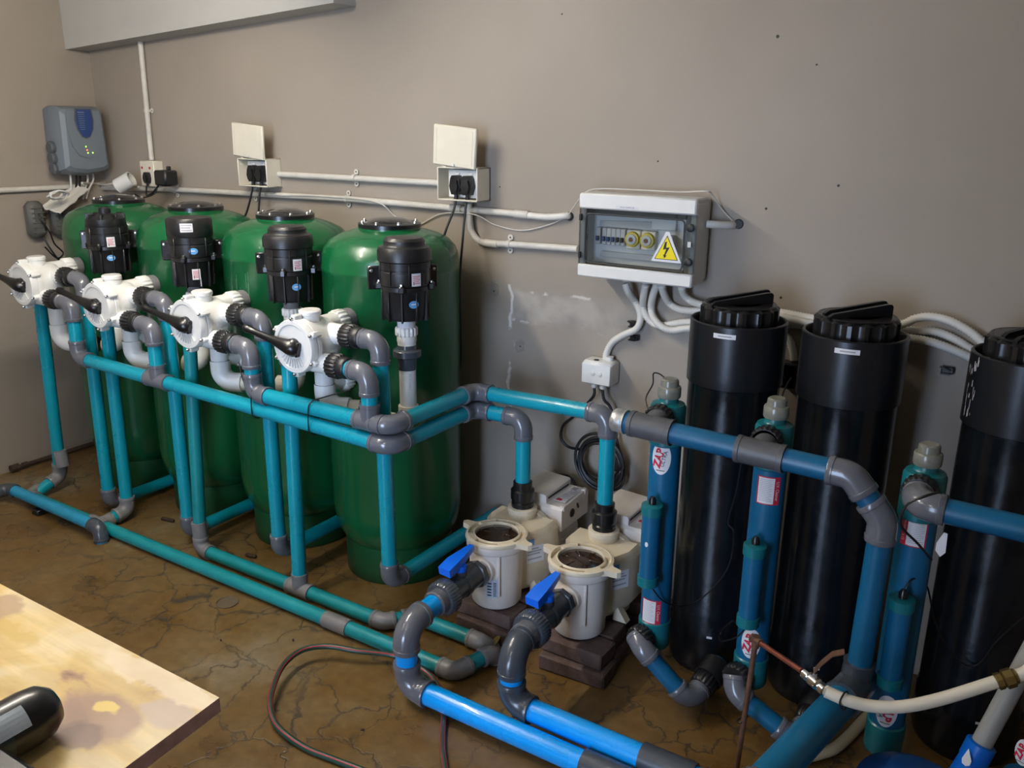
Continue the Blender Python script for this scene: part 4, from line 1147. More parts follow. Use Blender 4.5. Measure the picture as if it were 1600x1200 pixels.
# outlet of the right steriliser, leaving the picture to the right
z3 = UVZ[2][1] - .036
o3 = thing('outlet_pipe', 'dusty blue outlet pipe of the right steriliser, leaving at the right edge', 'pipe', (UV[2][0], 2.07, z3))
run(o3, [(UV[2][0], 2.115, z3), (UV[2][0], 2.055, z3), (1.59, 2.05, z3 - .03)], RU, UVB, GREY, k=2.2)
cable('hanging_cable', [(UV[2][0] + .045, 2.04, z3 + .045), (UV[2][0] + .02, 2.012, z3 + .038), (UV[2][0] - .012, 2.01, z3 + .01), (UV[2][0] - .018, 2.02, z3 - .045), (UV[2][0] + .02, 2.06, z3 - .10), (UV[2][0] + .05, 2.10, z3 - .15)], .0032, RUBBER, o3)
m = MB(); pt = at_y(1472, 850, 2.10)
m.prism([(-.012, .0), (0, .03), (.008, .028), (.010, -.02), (0, -.034), (-.012, -.02)], pt, (1, 0, 0), (0, 0, 1), (0, .002, 0)); m.build('white_tag', LBL, o3)

# links from the foot of each steriliser to the black tanks
lk = [(0, at_y(1003, 1012, 2.112), at_y(1078, 1098, 2.13), V((XB[0][0] + .055, 2.36, .15))), (1, at_y(1148, 1080, 2.112), at_y(1243, 1158, 2.12), V((XB[1][0] + .045, 2.37, .12)))]
for n_, A, B, T in lk:
    c = UV[n_]; zb = UVZ[n_][0] + .046
    t = thing('foot_link_pipe', ['blue link pipe from the left steriliser to the first black tank', 'blue link pipe from the middle steriliser to the second black tank'][n_], 'pipe', (A.x, A.y, 0), 'blue link pipes low on the floor')
    st = V((c[0] - .02, c[1] - .07, zb))
    run(t, [st, A, B, B + V((.03, .16, .06))], .0275, UVB, GREY, k=2.2, fr=1.2, bend=1.7)
    d = V((.03, .16, .06)).normalized(); p0 = B + d * .062
    m = MB(); m.knurl(p0, d, .040, .04, 18, .06); m.lathe([(.044, 0), (.046, .02), (.044, .06)], p0 + d * .038, d, 24); m.build('tank_union', BLACKM, t)

# ------------------------------------------------------------------ copper riser, tap and white hose
cr = thing('copper_standpipe', 'thin copper standpipe with a chrome lever tap, between the sterilisers', 'pipe', (-.53, 2.005, 0))
pt0 = V((-.535, 2.005, 0)); pt1 = at_y(1181, 1000, 2.0)
MB().tube([pt0, pt1], .0075, 12).build('upright', COPPERO, cr)
e1 = EYE + _ray(1255, 1050) * 2.06
MB().tube([pt1, pt1 + (e1 - pt1) * .97], .0068, 12).build('arm', COPPER, cr)
m = MB(); d = (e1 - pt1).normalized()
m.tube([pt1 - V((0, 0, .022)), pt1 + V((0, 0, .012))], .0105, 10); m.tube([pt1 - d * .012, pt1 + d * .024], .0105, 10); m.tube([pt1 + d * -.016, pt1 + d * -.008], .013, 6)
m.build('elbow_joint', COPPERO, cr)
e2 = EYE + _ray(1290, 1080) * 2.0
d = (e2 - e1).normalized(); m = MB()
L_ = (e2 - e1).length
m.lathe([(.010, 0), (.0125, .003), (.0125, L_ * .25), (.010, L_ * .28), (.0145, L_ * .34), (.0145, L_ * .66), (.010, L_ * .72), (.0135, L_ * .78), (.0135, L_ * .96), (.010, L_)], e1, d, 14)
m.lathe([(.006, 0), (.006, .024)], e1 + d * L_ * .5, (0, 0, 1), 10)
m.build('tap_body', CHROME, cr)
m = MB(); hp_ = e1 + d * L_ * .5 + V((0, 0, .024))
hb = [hp_ + V((-.004, 0, 0)), hp_ + V((.010, .004, .026)), hp_ + V((.030, .010, .054)), hp_ + V((.054, .016, .066))]
vs = []
for q in hb:
    vs += [q + V((-.003, .010, 0)), q + V((.003, -.010, 0)), q + V((.003, -.010, .003)), q + V((-.003, .010, .003))]
m.add(vs, [(3, 2, 1, 0), (12, 13, 14, 15)] + [(4 * j + k_, 4 * j + (k_ + 1) % 4, 4 * j + 4 + (k_ + 1) % 4, 4 * j + 4 + k_) for j in range(3) for k_ in range(4)])
m.build('tap_lever', COPPERO, cr)
tie(cr, [pt0 + V((0, -.010, .16)), pt0 + V((-.012, 0, .155)), pt0 + V((.0, .02, .16)), pt0 + V((.012, .012, .172))], .0025)
wh = thing('white_hose', 'white reinforced hose from the chrome tap, drooping to the right edge', 'hose', e2)
pts = [e2, EYE + _ray(1320, 1093) * 1.985, EYE + _ray(1360, 1103) * 1.975, EYE + _ray(1410, 1104) * 1.96, EYE + _ray(1470, 1092) * 1.95, EYE + _ray(1560, 1064) * 1.93, EYE + _ray(1600, 1052) * 1.92, EYE + _ray(1690, 1010) * 1.9, V((.45, 2.15, .52)), V((.85, 2.35, .25)), V((1.2, 2.5, .05)), V((1.5, 2.55, .02))]
MB().tube(spline(pts, 10), .0145, 14).build('hose', HOSEW, wh)
f0, f1 = EYE + _ray(1556, 1066) * 1.93, EYE + _ray(1588, 1056) * 1.922
m = MB(); d = (f1 - f0).normalized(); L_ = (f1 - f0).length
m.lathe([(.015, 0), (.019, .002), (.019, L_ * .3), (.016, L_ * .34), (.022, L_ * .42), (.022, L_ * .82), (.017, L_ * .9), (.017, L_)], f0, d, 8); m.build('brass_joiner', BRASS, wh)
q = EYE + _ray(1318, 1092) * 1.985
tie(wh, [q + V((0, -.004, .017)), q + V((-.004, -.02, 0)), q + V((.006, -.01, -.02)), q + V((.008, .017, -.01)), q + V((.004, .014, .012))], .002)

ch = MB().tube(spline([at_z(1390, 1080, .02), at_z(1350, 1125, .02), at_z(1310, 1165, .02), at_z(1280, 1178, .02), at_z(1235, 1190, .02), at_z(1190, 1215, .02)], 8), .016, 12)
tag(ch.build('cream_hose', HOSEC, None, at_z(1350, 1125, 0)), 'cream hose lying on the floor behind the thick blue pipe', 'hose')

# blue can with a spout cuff and the pale vacuum pipe stuck in it
bc = at_z(1415, 1292, .12)
cn = thing('blue_can', 'dark blue plastic can at the bottom right, holding a pale grey pipe', 'can', (bc.x, bc.y, 0))
m = MB(); m.lathe([(.14, 0), (.15, .01), (.152, .06), (.146, .17), (.122, .232), (.07, .262), (0, .268)], (bc.x, bc.y, 0), seg=36)
m.build('can_body', CANB, cn)
s0 = at_z(1505, 1215, .24); s1 = EYE + _ray(1552, 1128) * (s0 - EYE).dot(FWD) * .985
dcf = (s1 - s0).normalized()
m = MB(); m.lathe([(.036, -.06), (.034, .0), (.031, .05), (.033, .055), (.033, .095), (.029, .098)], s0, dcf, 24); m.build('spout_cuff', CUFFB, cn)
m = MB(); m.oval((0, 0), 1, 0, 0, .001, .001)
st = s0 + dcf * .055 - RGT * .016
m = MB(); d = (EYE - st).normalized(); uu = d.cross(V((0, 0, 1))).normalized() * -1
m.prism([(0, .022), (.010, -.004), (.008, -.014), (0, -.018), (-.008, -.014), (-.010, -.004)], st + d * .035, uu, uu.cross(d) * -1, d * .001); m.build('drop_sticker', LBL, cn)
gp = MB().tube([s0 + dcf * .06, s0 + dcf * .50], .0225, 20)
tag(gp.build('vacuum_pipe', GHOSE, None, s0 + dcf * .06), 'pale grey pipe standing in the blue cuff at the right edge', 'pipe')

# ------------------------------------------------------------------ wall equipment
YW = YB
RC = .0125
def conduit(name, pts, label, group=None, r=RC, clips=(), n=6, m=COND, ends=()):
    P = [V(p) for p in pts]
    t = thing(name, label, 'conduit', P[0], group)
    MB().tube(spline(P, n) if n else P, r, 14).build('conduit_tube', m, t)
    for (c, ax) in clips:
        c = V(c); ax = V(ax).normalized(); s = MB()
        s.tube([c - ax * .008, c + ax * .008], r * 1.22, 16)
        u = ax.cross(V((0, 1, 0))).normalized() if abs(ax.y) < .9 else V((0, 0, 1))
        for sg in (-1, 1):
            e = c + u * sg * r * 1.9; e.y = YW - .004
            s.lathe([(r * .95, 0), (r * .95, .003)], e, (0, -1, 0), 12)
            s.box(c * .5 + e * .5 + V((0, .004, 0)), (.010, .006, r * 1.6) if abs(ax.x) > .5 else (r * 1.6, .006, .010), 0)
            s.mat(1); s.lathe([(r * .3, 0), (r * .3, .0036)], e, (0, -1, 0), 8); s.mat(0)
        s.build('saddle_clip', [m, INK], t)
    for (c, ax) in ends:
        c = V(c); ax = V(ax).normalized()
        MB().tube([c - ax * .03, c + ax * .03], r * 1.18, 16).build('coupler', m, t)
    return t
yc = YW - .017
c1a, c1b = at_y(432, 272, yc), at_y(688, 286, yc)
conduit('conduit', [c1a, c1b], 'upper white conduit between the two open socket boxes', 'white conduits on the wall', clips=[(at_y(554, 278, yc), (1, 0, 0))], n=0)
m_ = at_y(150, 293, yc)
lp = [at_x(135, 292, XL + .017), at_y(150, 293, yc), at_y(270, 296, yc), at_y(545, 311, yc), at_y(700, 324.5, yc), at_y(826, 336, yc)]
conduit('conduit', lp[1:], 'long white conduit behind the green tanks, dusty and stained', 'white conduits on the wall',
        clips=[(at_y(274, 297, yc), (1, 0, -.02)), (at_y(542, 311, yc), (1, 0, -.03)), (at_y(396, 302, yc), (1, 0, -.03))], n=0, ends=[(at_y(815, 335, yc), (1, 0, -.03)), (at_y(712, 325.5, yc), (1, 0, -.03))])
conduit('conduit', [at_x(0, 297.5, XL + .017) + V((0, -3.0, 0)), at_x(0, 297.5, XL + .017), at_x(134, 291, XL + .017)], 'white conduit on the left wall under the grey chlorinator', 'white conduits on the wall', n=0)
conduit('conduit', [at_y(219, 62, yc), at_y(237, 250, yc)], 'upright white conduit from the beam down to the left sockets', 'white conduits on the wall', clips=[(at_y(229.5, 173, yc), (-.02, 0, 1))], n=0)
kk = [at_y(733, 318, yc - .004), at_y(735, 350, yc), at_y(738, 363, yc), at_y(747, 375, yc), at_y(762, 380, yc), at_y(800, 382, yc), at_y(903, 389, yc)]
conduit('conduit', kk, 'white conduit bending from the right socket box to the switchboard', 'white conduits on the wall', clips=[(at_y(795, 381.5, yc), (1, 0, 0))], ends=[(at_y(768, 380.5, yc), (1, 0, -.02))])

def flex(name, pts, label, group, r=.0125, parent=None, m=FLEX):
    p = resample(spline(pts, 16), .0043)
    rs = [r * (1.08 if i % 2 else .88) for i in range(len(p))]
    o = MB().tube(p, rs, 12).build(name, m, parent, None if parent is not None else V(pts[0]), sharp=80)
    return tag(o, label, 'conduit', group) if label else o
yf = YW - .018
Y_ = lambda a, y=yf: [at_y(px, py, y) for px, py in a]
G_ = 'flexible white conduits by the switchboard'
flex('flexible_conduit', Y_([(822, 336), (850, 339), (872, 338.5)]) + [at_y(886, 337, YW - .01), at_y(889.5, 338, YW + .02)], 'short flexible conduit ending in a wall hole left of the switchboard', G_)
flex('flexible_conduit', [at_y(1104, 350, YW - .06), at_y(1120, 351, YW - .05), at_y(1140, 352, YW - .02), at_y(1152, 350, YW + .02)], 'flexible conduit from the right side of the switchboard into the wall', G_)
for c in ((890, 338), (1154, 350)):
    q = at_y(*c, YW - .002)
    tag(MB().lathe([(.016, 0), (.014, .003), (0, .003)], q, (0, -1, 0), 18).build('wall_hole', INK, None, q), ['dark cable hole in the wall left of the switchboard', 'dark cable hole in the wall right of the switchboard'][c[0] > 1000], 'hole')
yu = YW - .07
flex('flexible_conduit', [at_y(977, 443, yu), at_y(982, 456, yu + .01), at_y(992, 470, yf), at_y(1000, 487, yf), at_y(1000, 503, yf - .006), at_y(993, 515, yf - .012), at_y(975, 523, yf - .01), at_y(957, 535, yf), at_y(948, 552, yf), at_y(946, 568, yf)], 'flexible conduit from the switchboard to the white isolator box, held by a black clip', G_)
flex('flexible_conduit', [at_y(1009, 445, yu), at_y(1006, 462, yu + .02), at_y(1005, 478, yf), at_y(1009, 492, yf), at_y(1020, 505, yf), at_y(1034, 509, yf - .004), at_y(1052, 506, yf), at_y(1078, 503, yf), at_y(1150, 505, yf), at_y(1230, 507, yf), at_y(1262, 508.5, yf), at_y(1340, 512, yf), at_y(1425, 517, yf), at_y(1460, 518, yf), at_y(1492, 530, yf), at_y(1525, 550, yf), at_y(1580, 575, yf)], 'long flexible conduit, middle one of three seen right of the second black tank', G_)
flex('flexible_conduit', [at_y(1026, 445, yu), at_y(1020, 463, yu + .02), at_y(1017.5, 480, yf - .01), at_y(1021, 496, yf - .02), at_y(1035, 511, yf - .024), at_y(1052, 516, yf - .02), at_y(1078, 513, yf - .02), at_y(1140, 514, yf), at_y(1200, 512, yf), at_y(1230, 527, yf), at_y(1238, 545, yf), at_y(1241, 565, yf)], 'flexible conduit looping lowest under the switchboard, then down to the black socket', G_)
flex('flexible_conduit', [at_y(1034, 446, yu), at_y(1037, 458, yu + .02), at_y(1045, 473, yf), at_y(1058, 482, yf), at_y(1078, 485.5, yf), at_y(1110, 484.5, yf), at_y(1170, 486, yf), at_y(1222, 489, yf - .03), at_y(1262, 496, yf - .03), at_y(1330, 506, yf - .03), at_y(1404, 507, yf - .03), at_y(1430, 498, yf - .03), at_y(1455, 495, yf - .03), at_y(1485, 502, yf - .03), at_y(1515, 518, yf - .03), at_y(1542, 540, yf - .03), at_y(1580, 570, yf - .03)], 'long flexible conduit, highest one of three seen right of the second black tank', G_)
flex('flexible_conduit', [at_y(1065, 449, yu), at_y(1068, 459, yu + .02), at_y(1076, 468, yf - .02), at_y(1092, 475, yf - .03), at_y(1120, 482, yf - .03), at_y(1170, 493, yf - .03), at_y(1228, 498, yf - .05), at_y(1262, 505, yf - .05), at_y(1340, 518, yf - .05), at_y(1424, 529, yf - .03), at_y(1460, 536, yf - .03), at_y(1510, 556, yf - .03), at_y(1580, 590, yf - .03)], 'long flexible conduit, lowest one of three seen right of the second black tank', G_)
# black conduit clips
for (a, lab) in (((992, 506), 'open black conduit clip on the wall below the switchboard, upper one'), ((992, 527), 'open black conduit clip on the wall below the switchboard, lower one'), ((1481, 578), 'black conduit clip on the wall right of the second black tank')):
    q = at_y(*a, YW - .009)
    m = MB(); m.box(q, (.034, .018, .022), .003); m.box(q + V((-.006, -.014, .006)), (.030, .014, .005), .001, Matrix.Rotation(.3, 3, 'Y')); m.box(q + V((-.004, -.014, -.008)), (.026, .014, .005), .001); m.lathe([(.004, 0), (.004, .003)], q + V((.008, -.009, 0)), (0, -1, 0), 8)
    tag(m.build('conduit_clip', BLACK, None, q), lab, 'clip')
# black socket between the first two black tanks
q = at_y(1232, 585, YW - .03)
t = thing('surface_socket', 'black surface socket on the wall between the first two black tanks', 'socket', q)
MB().box(q, (.062, .055, .085), .006).build('housing', BLACK, t)
MB().box(q + V((-.012, -.035, -.01)), (.03, .03, .035), .006).build('plug', BLACKM, t)
cable('cable', [q + V((-.012, -.045, -.02)), q + V((-.016, -.06, -.07)), q + V((-.04, -.10, -.14)), q + V((-.07, -.16, -.17))], .0028, RUBBER, t)

# sockets on the left: two joined white boxes with a plug and an adapter
sq = V((-3.852, 2.69, 1.45))
t = thing('wall_socket', 'white double socket box with red switches at the foot of the upright conduit', 'socket', (sq.x, YW, sq.z))
MB().box((-3.857, 2.722, 1.450), (.108, .056, .122), .004).build('switch_housing', CREAM, t)
for dx in (-.035, .025):
    MB().lathe([(.006, 0), (.006, .003), (0, .004)], (-3.857 + dx, 2.694, 1.478), (0, -1, 0), 10).build('red_switch', RED, t)
def plug(p, t, s=1.0, lab='plug'):
    m = MB(); p = V(p)
    m.prism([(a * s, b * s) for a, b in ((-.019, -.004), (-.012, -.026), (.012, -.026), (.019, -.004), (.015, .018), (.010, .026), (-.010, .026), (-.015, .018))], p, (1, 0, 0), (0, 0, 1), (0, -.020 * s, 0))
    m.prism([(a * s, b * s) for a, b in ((-.014, -.004), (-.009, -.020), (.009, -.020), (.014, -.004), (.010, .014), (-.010, .014))], p + V((0, -.020 * s, 0)), (1, 0, 0), (0, 0, 1), (0, -.006 * s, 0))
    m.tube([p + V((0, -.012 * s, -.024 * s)), p + V((0, -.012 * s, -.040 * s))], .006 * s, 10)
    return m.build('plug', BLACKM, t)
plug((-3.845, 2.692, 1.432), t)
m = MB(); m.box((-3.678, 2.668, 1.438), (.088, .075, .072), .008); m.box((-3.675, 2.685, 1.482), (.014, .02, .02), .003); m.build('power_adapter', BLACKM, t)
cable('cable', [(-3.845, 2.675, 1.392), (-3.84, 2.665, 1.36), (-3.80, 2.64, 1.352), (-3.74, 2.63, 1.368), (-3.70, 2.64, 1.405)], .004, RUBBER, t)
cable('cable', [(-3.71, 2.64, 1.40), (-3.715, 2.62, 1.365), (-3.78, 2.60, 1.345), (-3.82, 2.59, 1.36)], .0035, RUBBER, t)

# two weatherproof socket boxes with the lid open
def open_box(x0, x1, z0, z1, yfr, lidz, label):
    t = thing('socket_box', label, 'socket box', ((x0 + x1) / 2, YW, z0), 'open weatherproof socket boxes')
    w = .006; xc = (x0 + x1) / 2; zc = (z0 + z1) / 2; d = YW - yfr; yc_ = (YW + yfr) / 2
    m = MB()
    m.box((x0 + w / 2, yc_, zc), (w, d, z1 - z0), .002); m.box((x1 - w / 2, yc_, zc), (w, d, z1 - z0), .002)
    m.box((xc, yc_, z0 + w / 2), (x1 - x0, d, w), .002); m.box((xc, yc_, z1 - w / 2), (x1 - x0, d, w), .002)
    m.box((xc, YW - .004, zc), (x1 - x0, .008, z1 - z0), 0)
    m.build('enclosure', CREAM, t)
    MB().box((xc + .008, YW - .032, zc), (x1 - x0 - .045, .05, z1 - z0 - .022), .003).build('socket_plate', WHITEP, t)
    yp = YW - .057
    for s_ in (-1, 1):
        MB().box((xc + .012 + s_ * .030, yp - .002, zc + .036), (.02, .006, .010), .002).build('rocker_switch', WHITE, t)
        plug((xc + .012 + s_ * .026, yp, zc - .004), t, 1.34)
    R = Matrix.Rotation(.05, 3, 'X') @ Matrix.Rotation(.09, 3, 'Y')
    lc = V((xc - .004, yfr - .004, (lidz[0] + lidz[1]) / 2 - .006)); hh = lidz[1] - lidz[0]
    m = MB(); m.box(lc, (x1 - x0 + .008, .014, hh), .004, R)
    for (dx, dz_, sx, sz) in ((0, hh / 2 - .012, x1 - x0 - .014, .003), (0, -hh / 2 + .012, x1 - x0 - .014, .003), (-(x1 - x0) / 2 + .012, 0, .003, hh - .022), ((x1 - x0) / 2 - .012, 0, .003, hh - .022)):
        m.box(lc + R @ V((dx, -.007, dz_)), (sx, .002, sz), 0, R)
    m.build('open_lid', CREAM, t)
    MB().lathe([(.006, 0), (.006, .004), (0, .005)], lc + R @ V((0, -.007, -hh / 2 + .008)), (0, -1, 0), 10).build('lid_catch', WHITEP, t)
    for s_ in (-1, 1):
        MB().box((xc + s_ * .06, yfr + .012, z1 + .004), (.018, .02, .014), .002).build('hinge', CREAM, t)
    for s_ in (-1, 1):
        px = xc + .012 + s_ * .026
        if x0 > -2.5:
            if s_ < 0: pts = [(px, yp - .018, zc - .05), (px - .002, yp - .028, z0 - .03), (px - .012, 2.63, z0 - .10), (px - .035, 2.62, z0 - .17), (px - .05, 2.60, z0 - .22), (px - .06, 2.58, z0 - .28)]
            else: pts = [(px, yp - .018, zc - .05), (px, yp - .03, z0 - .03), (px - .004, 2.65, z0 - .14), (px - .012, 2.64, z0 - .30), (px - .010, 2.64, z0 - .50), (px - .012, 2.64, z0 - .62), (px - .035, 2.64, z0 - .70), (px - .09, 2.63, z0 - .73), (px - .16, 2.63, z0 - .72)]
        else:
            pts = [(px, yp - .018, zc - .05), (px - .003, yp - .028, z0 - .03), (px - .02 * (s_ < 0), 2.65, z0 - .10), (px - .05 * (s_ < 0), 2.63, z0 - .18)]
        cable('cable', pts, .0045, RUBBER, t)
    return t
open_box(-3.160, -2.975, 1.424, 1.545, 2.662, (1.553, 1.695), 'open cream socket box on the left, above the second and third tanks')
open_box(-2.048, -1.862, 1.421, 1.545, 2.662, (1.551, 1.697), 'open cream socket box on the right, above the nearest green tank')

# grey chlorinator on the left wall
def chlorinator():
    X0, X1 = XL, XL + .15
    y0, y1, z0, z1 = 2.447, 2.712, 1.435, 1.765
    t = thing('chlorinator', 'grey chlorinator box with a blue window and lit leds on the left wall', 'chlorinator', (XL, (y0 + y1) / 2, z0))
    m = MB(); yc_, zc = (y0 + y1) / 2, (z0 + z1) / 2
    def outline(sh, zsh=0):
        hw = (y1 - y0) / 2 - sh; hz = (z1 - z0) / 2 - sh; pts = []
        top = [(-hw * .94, hz * .93), (-hw * .80, hz), (hw * .80, hz), (hw * .94, hz * .93)]
        bot = [(hw, -hz * .86), (hw * .8, -hz * .95), (0, -hz * 1.03), (-hw * .8, -hz * .95), (-hw, -hz * .86)]
        return [(yc_ + a, zc + b) for a, b in top + bot]
    layers = [(X0, .012), (X0 + .02, .004), (X0 + .055, .0), (X0 + .10, .004), (X0 + .135, .016), (X1, .034)]
    vs = []; fs = []
    for (xx, sh) in layers:
        for (a, b) in outline(sh): vs.append(V((xx, a, b)))
    n = 9
    for i in range(len(layers) - 1):
        for k_ in range(n):
            l = (k_ + 1) % n; fs.append((i * n + k_, (i + 1) * n + k_, (i + 1) * n + l, i * n + l))
    fs.append(tuple(reversed([(len(layers) - 1) * n + k_ for k_ in range(n)])))
    m.add(vs, fs); m.build('casing', CHLOR, t, sharp=25)
    m = MB()          # raised tongue on the front
    tg = [(-.085, .125), (.085, .125), (.092, .04), (.075, -.04), (.045, -.085), (0, -.10), (-.045, -.085), (-.075, -.04), (-.092, .04)]
    m.prism([(yc_ + a, zc + .018 + b) for a, b in tg], (X1 - .002, 0, 0), (0, 1, 0), (0, 0, 1), (.007, 0, 0)); m.build('front_panel', CHLOR, t)
    m = MB(); wn = [(-.036, .135), (.036, .135), (.042, .085), (.036, .045), (.018, .012), (0, .005), (-.018, .012), (-.036, .045), (-.042, .085)]
    m.prism([(yc_ + a * 1.2, zc + .012 + (b - .07) * 1.1 + .07) for a, b in wn], (X1 + .004, 0, 0), (0, 1, 0), (0, 0, 1), (.002, 0, 0)); m.build('window_frame', CHLORD, t)
    m = MB(); m.prism([(yc_ + a, zc + .012 + b) for a, b in wn], (X1 + .005, 0, 0), (0, 1, 0), (0, 0, 1), (.004, 0, 0)); m.build('blue_window', NAVY, t)
    for k_ in range(9):
        MB().box((X1 + .0095, yc_ - .016, zc + .135 - k_ * .010), (.002, .034 - .001 * k_, .0028), 0).build('scale_bar', CHLOR if k_ else LBLG, t)
    for (a, b, mm) in ((-.008, -.026, LEDG), (-.004, -.042, LEDR), (-.001, -.056, LEDG), (.024, -.056, LEDG)):
        MB().lathe([(.0034, 0), (.0026, .002), (0, .0025)], (X1 + .005, yc_ + a, zc + b), (1, 0, 0), 8).build('led', mm, t)
    for k_ in range(3):
        m = MB(); m.lathe([(.030, 0), (.030, .022), (.024, .028), (0, .028)], (X0 + .07, y0 + .012, zc - .03 - k_ * .050), (0, -1, 0), 18); m.build('side_knob', CHLORD, t)
    cb = [(-.05, WHITEP), (-.02, RUBBER), (.0, RUBBER), (.04, WHITEP), (.07, COND)]
    for (a, mm) in cb:
        cable('cable', [(X0 + .06, yc_ + a, z0 + .01), (X0 + .055, yc_ + a, z0 - .03), (X0 + .05, yc_ + a * .8 - .01, z0 - .07), (X0 + .05, yc_ + a * .6 - .02, z0 - .12)], .005, mm, t)
chlorinator()

# two ribbed grey transformers on the left wall, below the chlorinator
for k_, (yy, lab) in enumerate(((2.335, 'ribbed grey transformer on the left wall, left of the other'), (2.452, 'ribbed grey transformer on the left wall, close to the first tank'))):
    c = V((XL + .035, yy, 1.232))
    t = thing('transformer', lab, 'transformer', (XL, yy, 1.15), 'ribbed grey transformers')
    m = MB(); m.box(c, (.07, .085, .175), .022); m.build('case', XFMR if 'XFMR' in globals() else mat('transformer_grey', (.105, .105, .095), .5), t)
    if k_ == 0: XFMR = MATS['transformer_grey']
    for q in range(6):
        MB().box(c + V((.036, 0, -.058 + q * .023)), (.004, .066, .006), .001).build('rib', XFMR, t)
    cable('cable', [c + V((.03, .01, -.085)), c + V((.05, .03, -.15)), c + V((.05, .07, -.21)), c + V((.05, .14, -.23)), c + V((.05, .22, -.225))], .0045, RUBBER, t)
    cable('cable', [c + V((.036, .0, .03)), c + V((.05, .0, .0)), c + V((.055, .03, -.06)), c + V((.05, .05, -.12)), c + V((.045, .09, -.17)), c + V((.05, .05, -.19)), c + V((.05, .0, -.13))], .004, RUBBER, t)

# coil of white cable on a crumpled bag beneath the chlorinator
bg = MB(); rr = random.Random(5); nx_, ny_ = 9, 7; vs = []; fs = []
A0, A1, A2, A3 = at_x(66, 322, XL + .08), at_x(94, 333, XL + .15), at_x(138, 296, XL + .10), at_x(114, 289, XL + .03)
for i in range(nx_):
    for j in range(ny_):
        u, v = i / (nx_ - 1), j / (ny_ - 1)
        p = (A0 * (1 - u) + A1 * u) * (1 - v) + (A3 * (1 - u) + A2 * u) * v
        vs.append(p + V((rr.uniform(-.006, .006), rr.uniform(-.004, .004), rr.uniform(-.007, .007))))
n = len(vs); vs += [p - V((0, 0, .006)) for p in vs]
for i in range(nx_ - 1):
    for j in range(ny_ - 1):
        a, b, c, d = i * ny_ + j, (i + 1) * ny_ + j, (i + 1) * ny_ + j + 1, i * ny_ + j + 1
        fs.append((a, b, c, d)); fs.append((n + d, n + c, n + b, n + a))
rim = [i * ny_ for i in range(nx_)] + [(nx_ - 1) * ny_ + j for j in range(1, ny_)] + [i * ny_ + ny_ - 1 for i in range(nx_ - 2, -1, -1)] + [j for j in range(ny_ - 2, 0, -1)]
for a, b in zip(rim, rim[1:] + rim[:1]): fs.append((b, a, n + a, n + b))
bg.add(vs, fs); tag(bg.build('plastic_bag', BAG, None, A0), 'crumpled white plastic bag tucked above the transformers', 'bag')
lp_ = []
for k_ in range(44):
    a = 2 * PI * k_ / 14; rr_ = .050 + .006 * math.sin(k_ * 1.7)
    c = at_x(90, 306, XL + .19)
    lp_.append(c + V((.03 * math.sin(a * .9), rr_ * math.cos(a), .018 * math.sin(a) + .004 * (k_ % 5) * .5)))
tag(MB().tube(spline(lp_, 4), .0045, 8).build('coiled_cable', WHITEP, None, lp_[0]), 'small coil of white cable on the plastic bag', 'cable')
# pvc offcut on the conduit above the first tank
q0, q1 = at_y(184, 292, 2.62), at_y(206, 279, 2.66)
m = MB(); d = (q1 - q0).normalized(); L_ = (q1 - q0).length
m.lathe([(.036, 0), (.038, .002), (.038, L_ - .002), (.036, L_), (.032, L_), (.032, .004), (0, .004)], q0, d, 24)
tag(m.build('pipe_offcut', WHITEP, None, q0), 'short white pipe offcut lying on the conduit above the first tank', 'pipe')
cable_o = cable('loose_cable', [at_x(128, 286, XL + .10), at_y(150, 287, 2.70), at_y(165, 289, 2.69), at_y(180, 287, 2.69), at_y(200, 292, 2.70), at_y(216, 292, 2.70)], .006, COND); tag(cable_o, 'loose dusty white cables along the conduit below the chlorinator', 'cable')

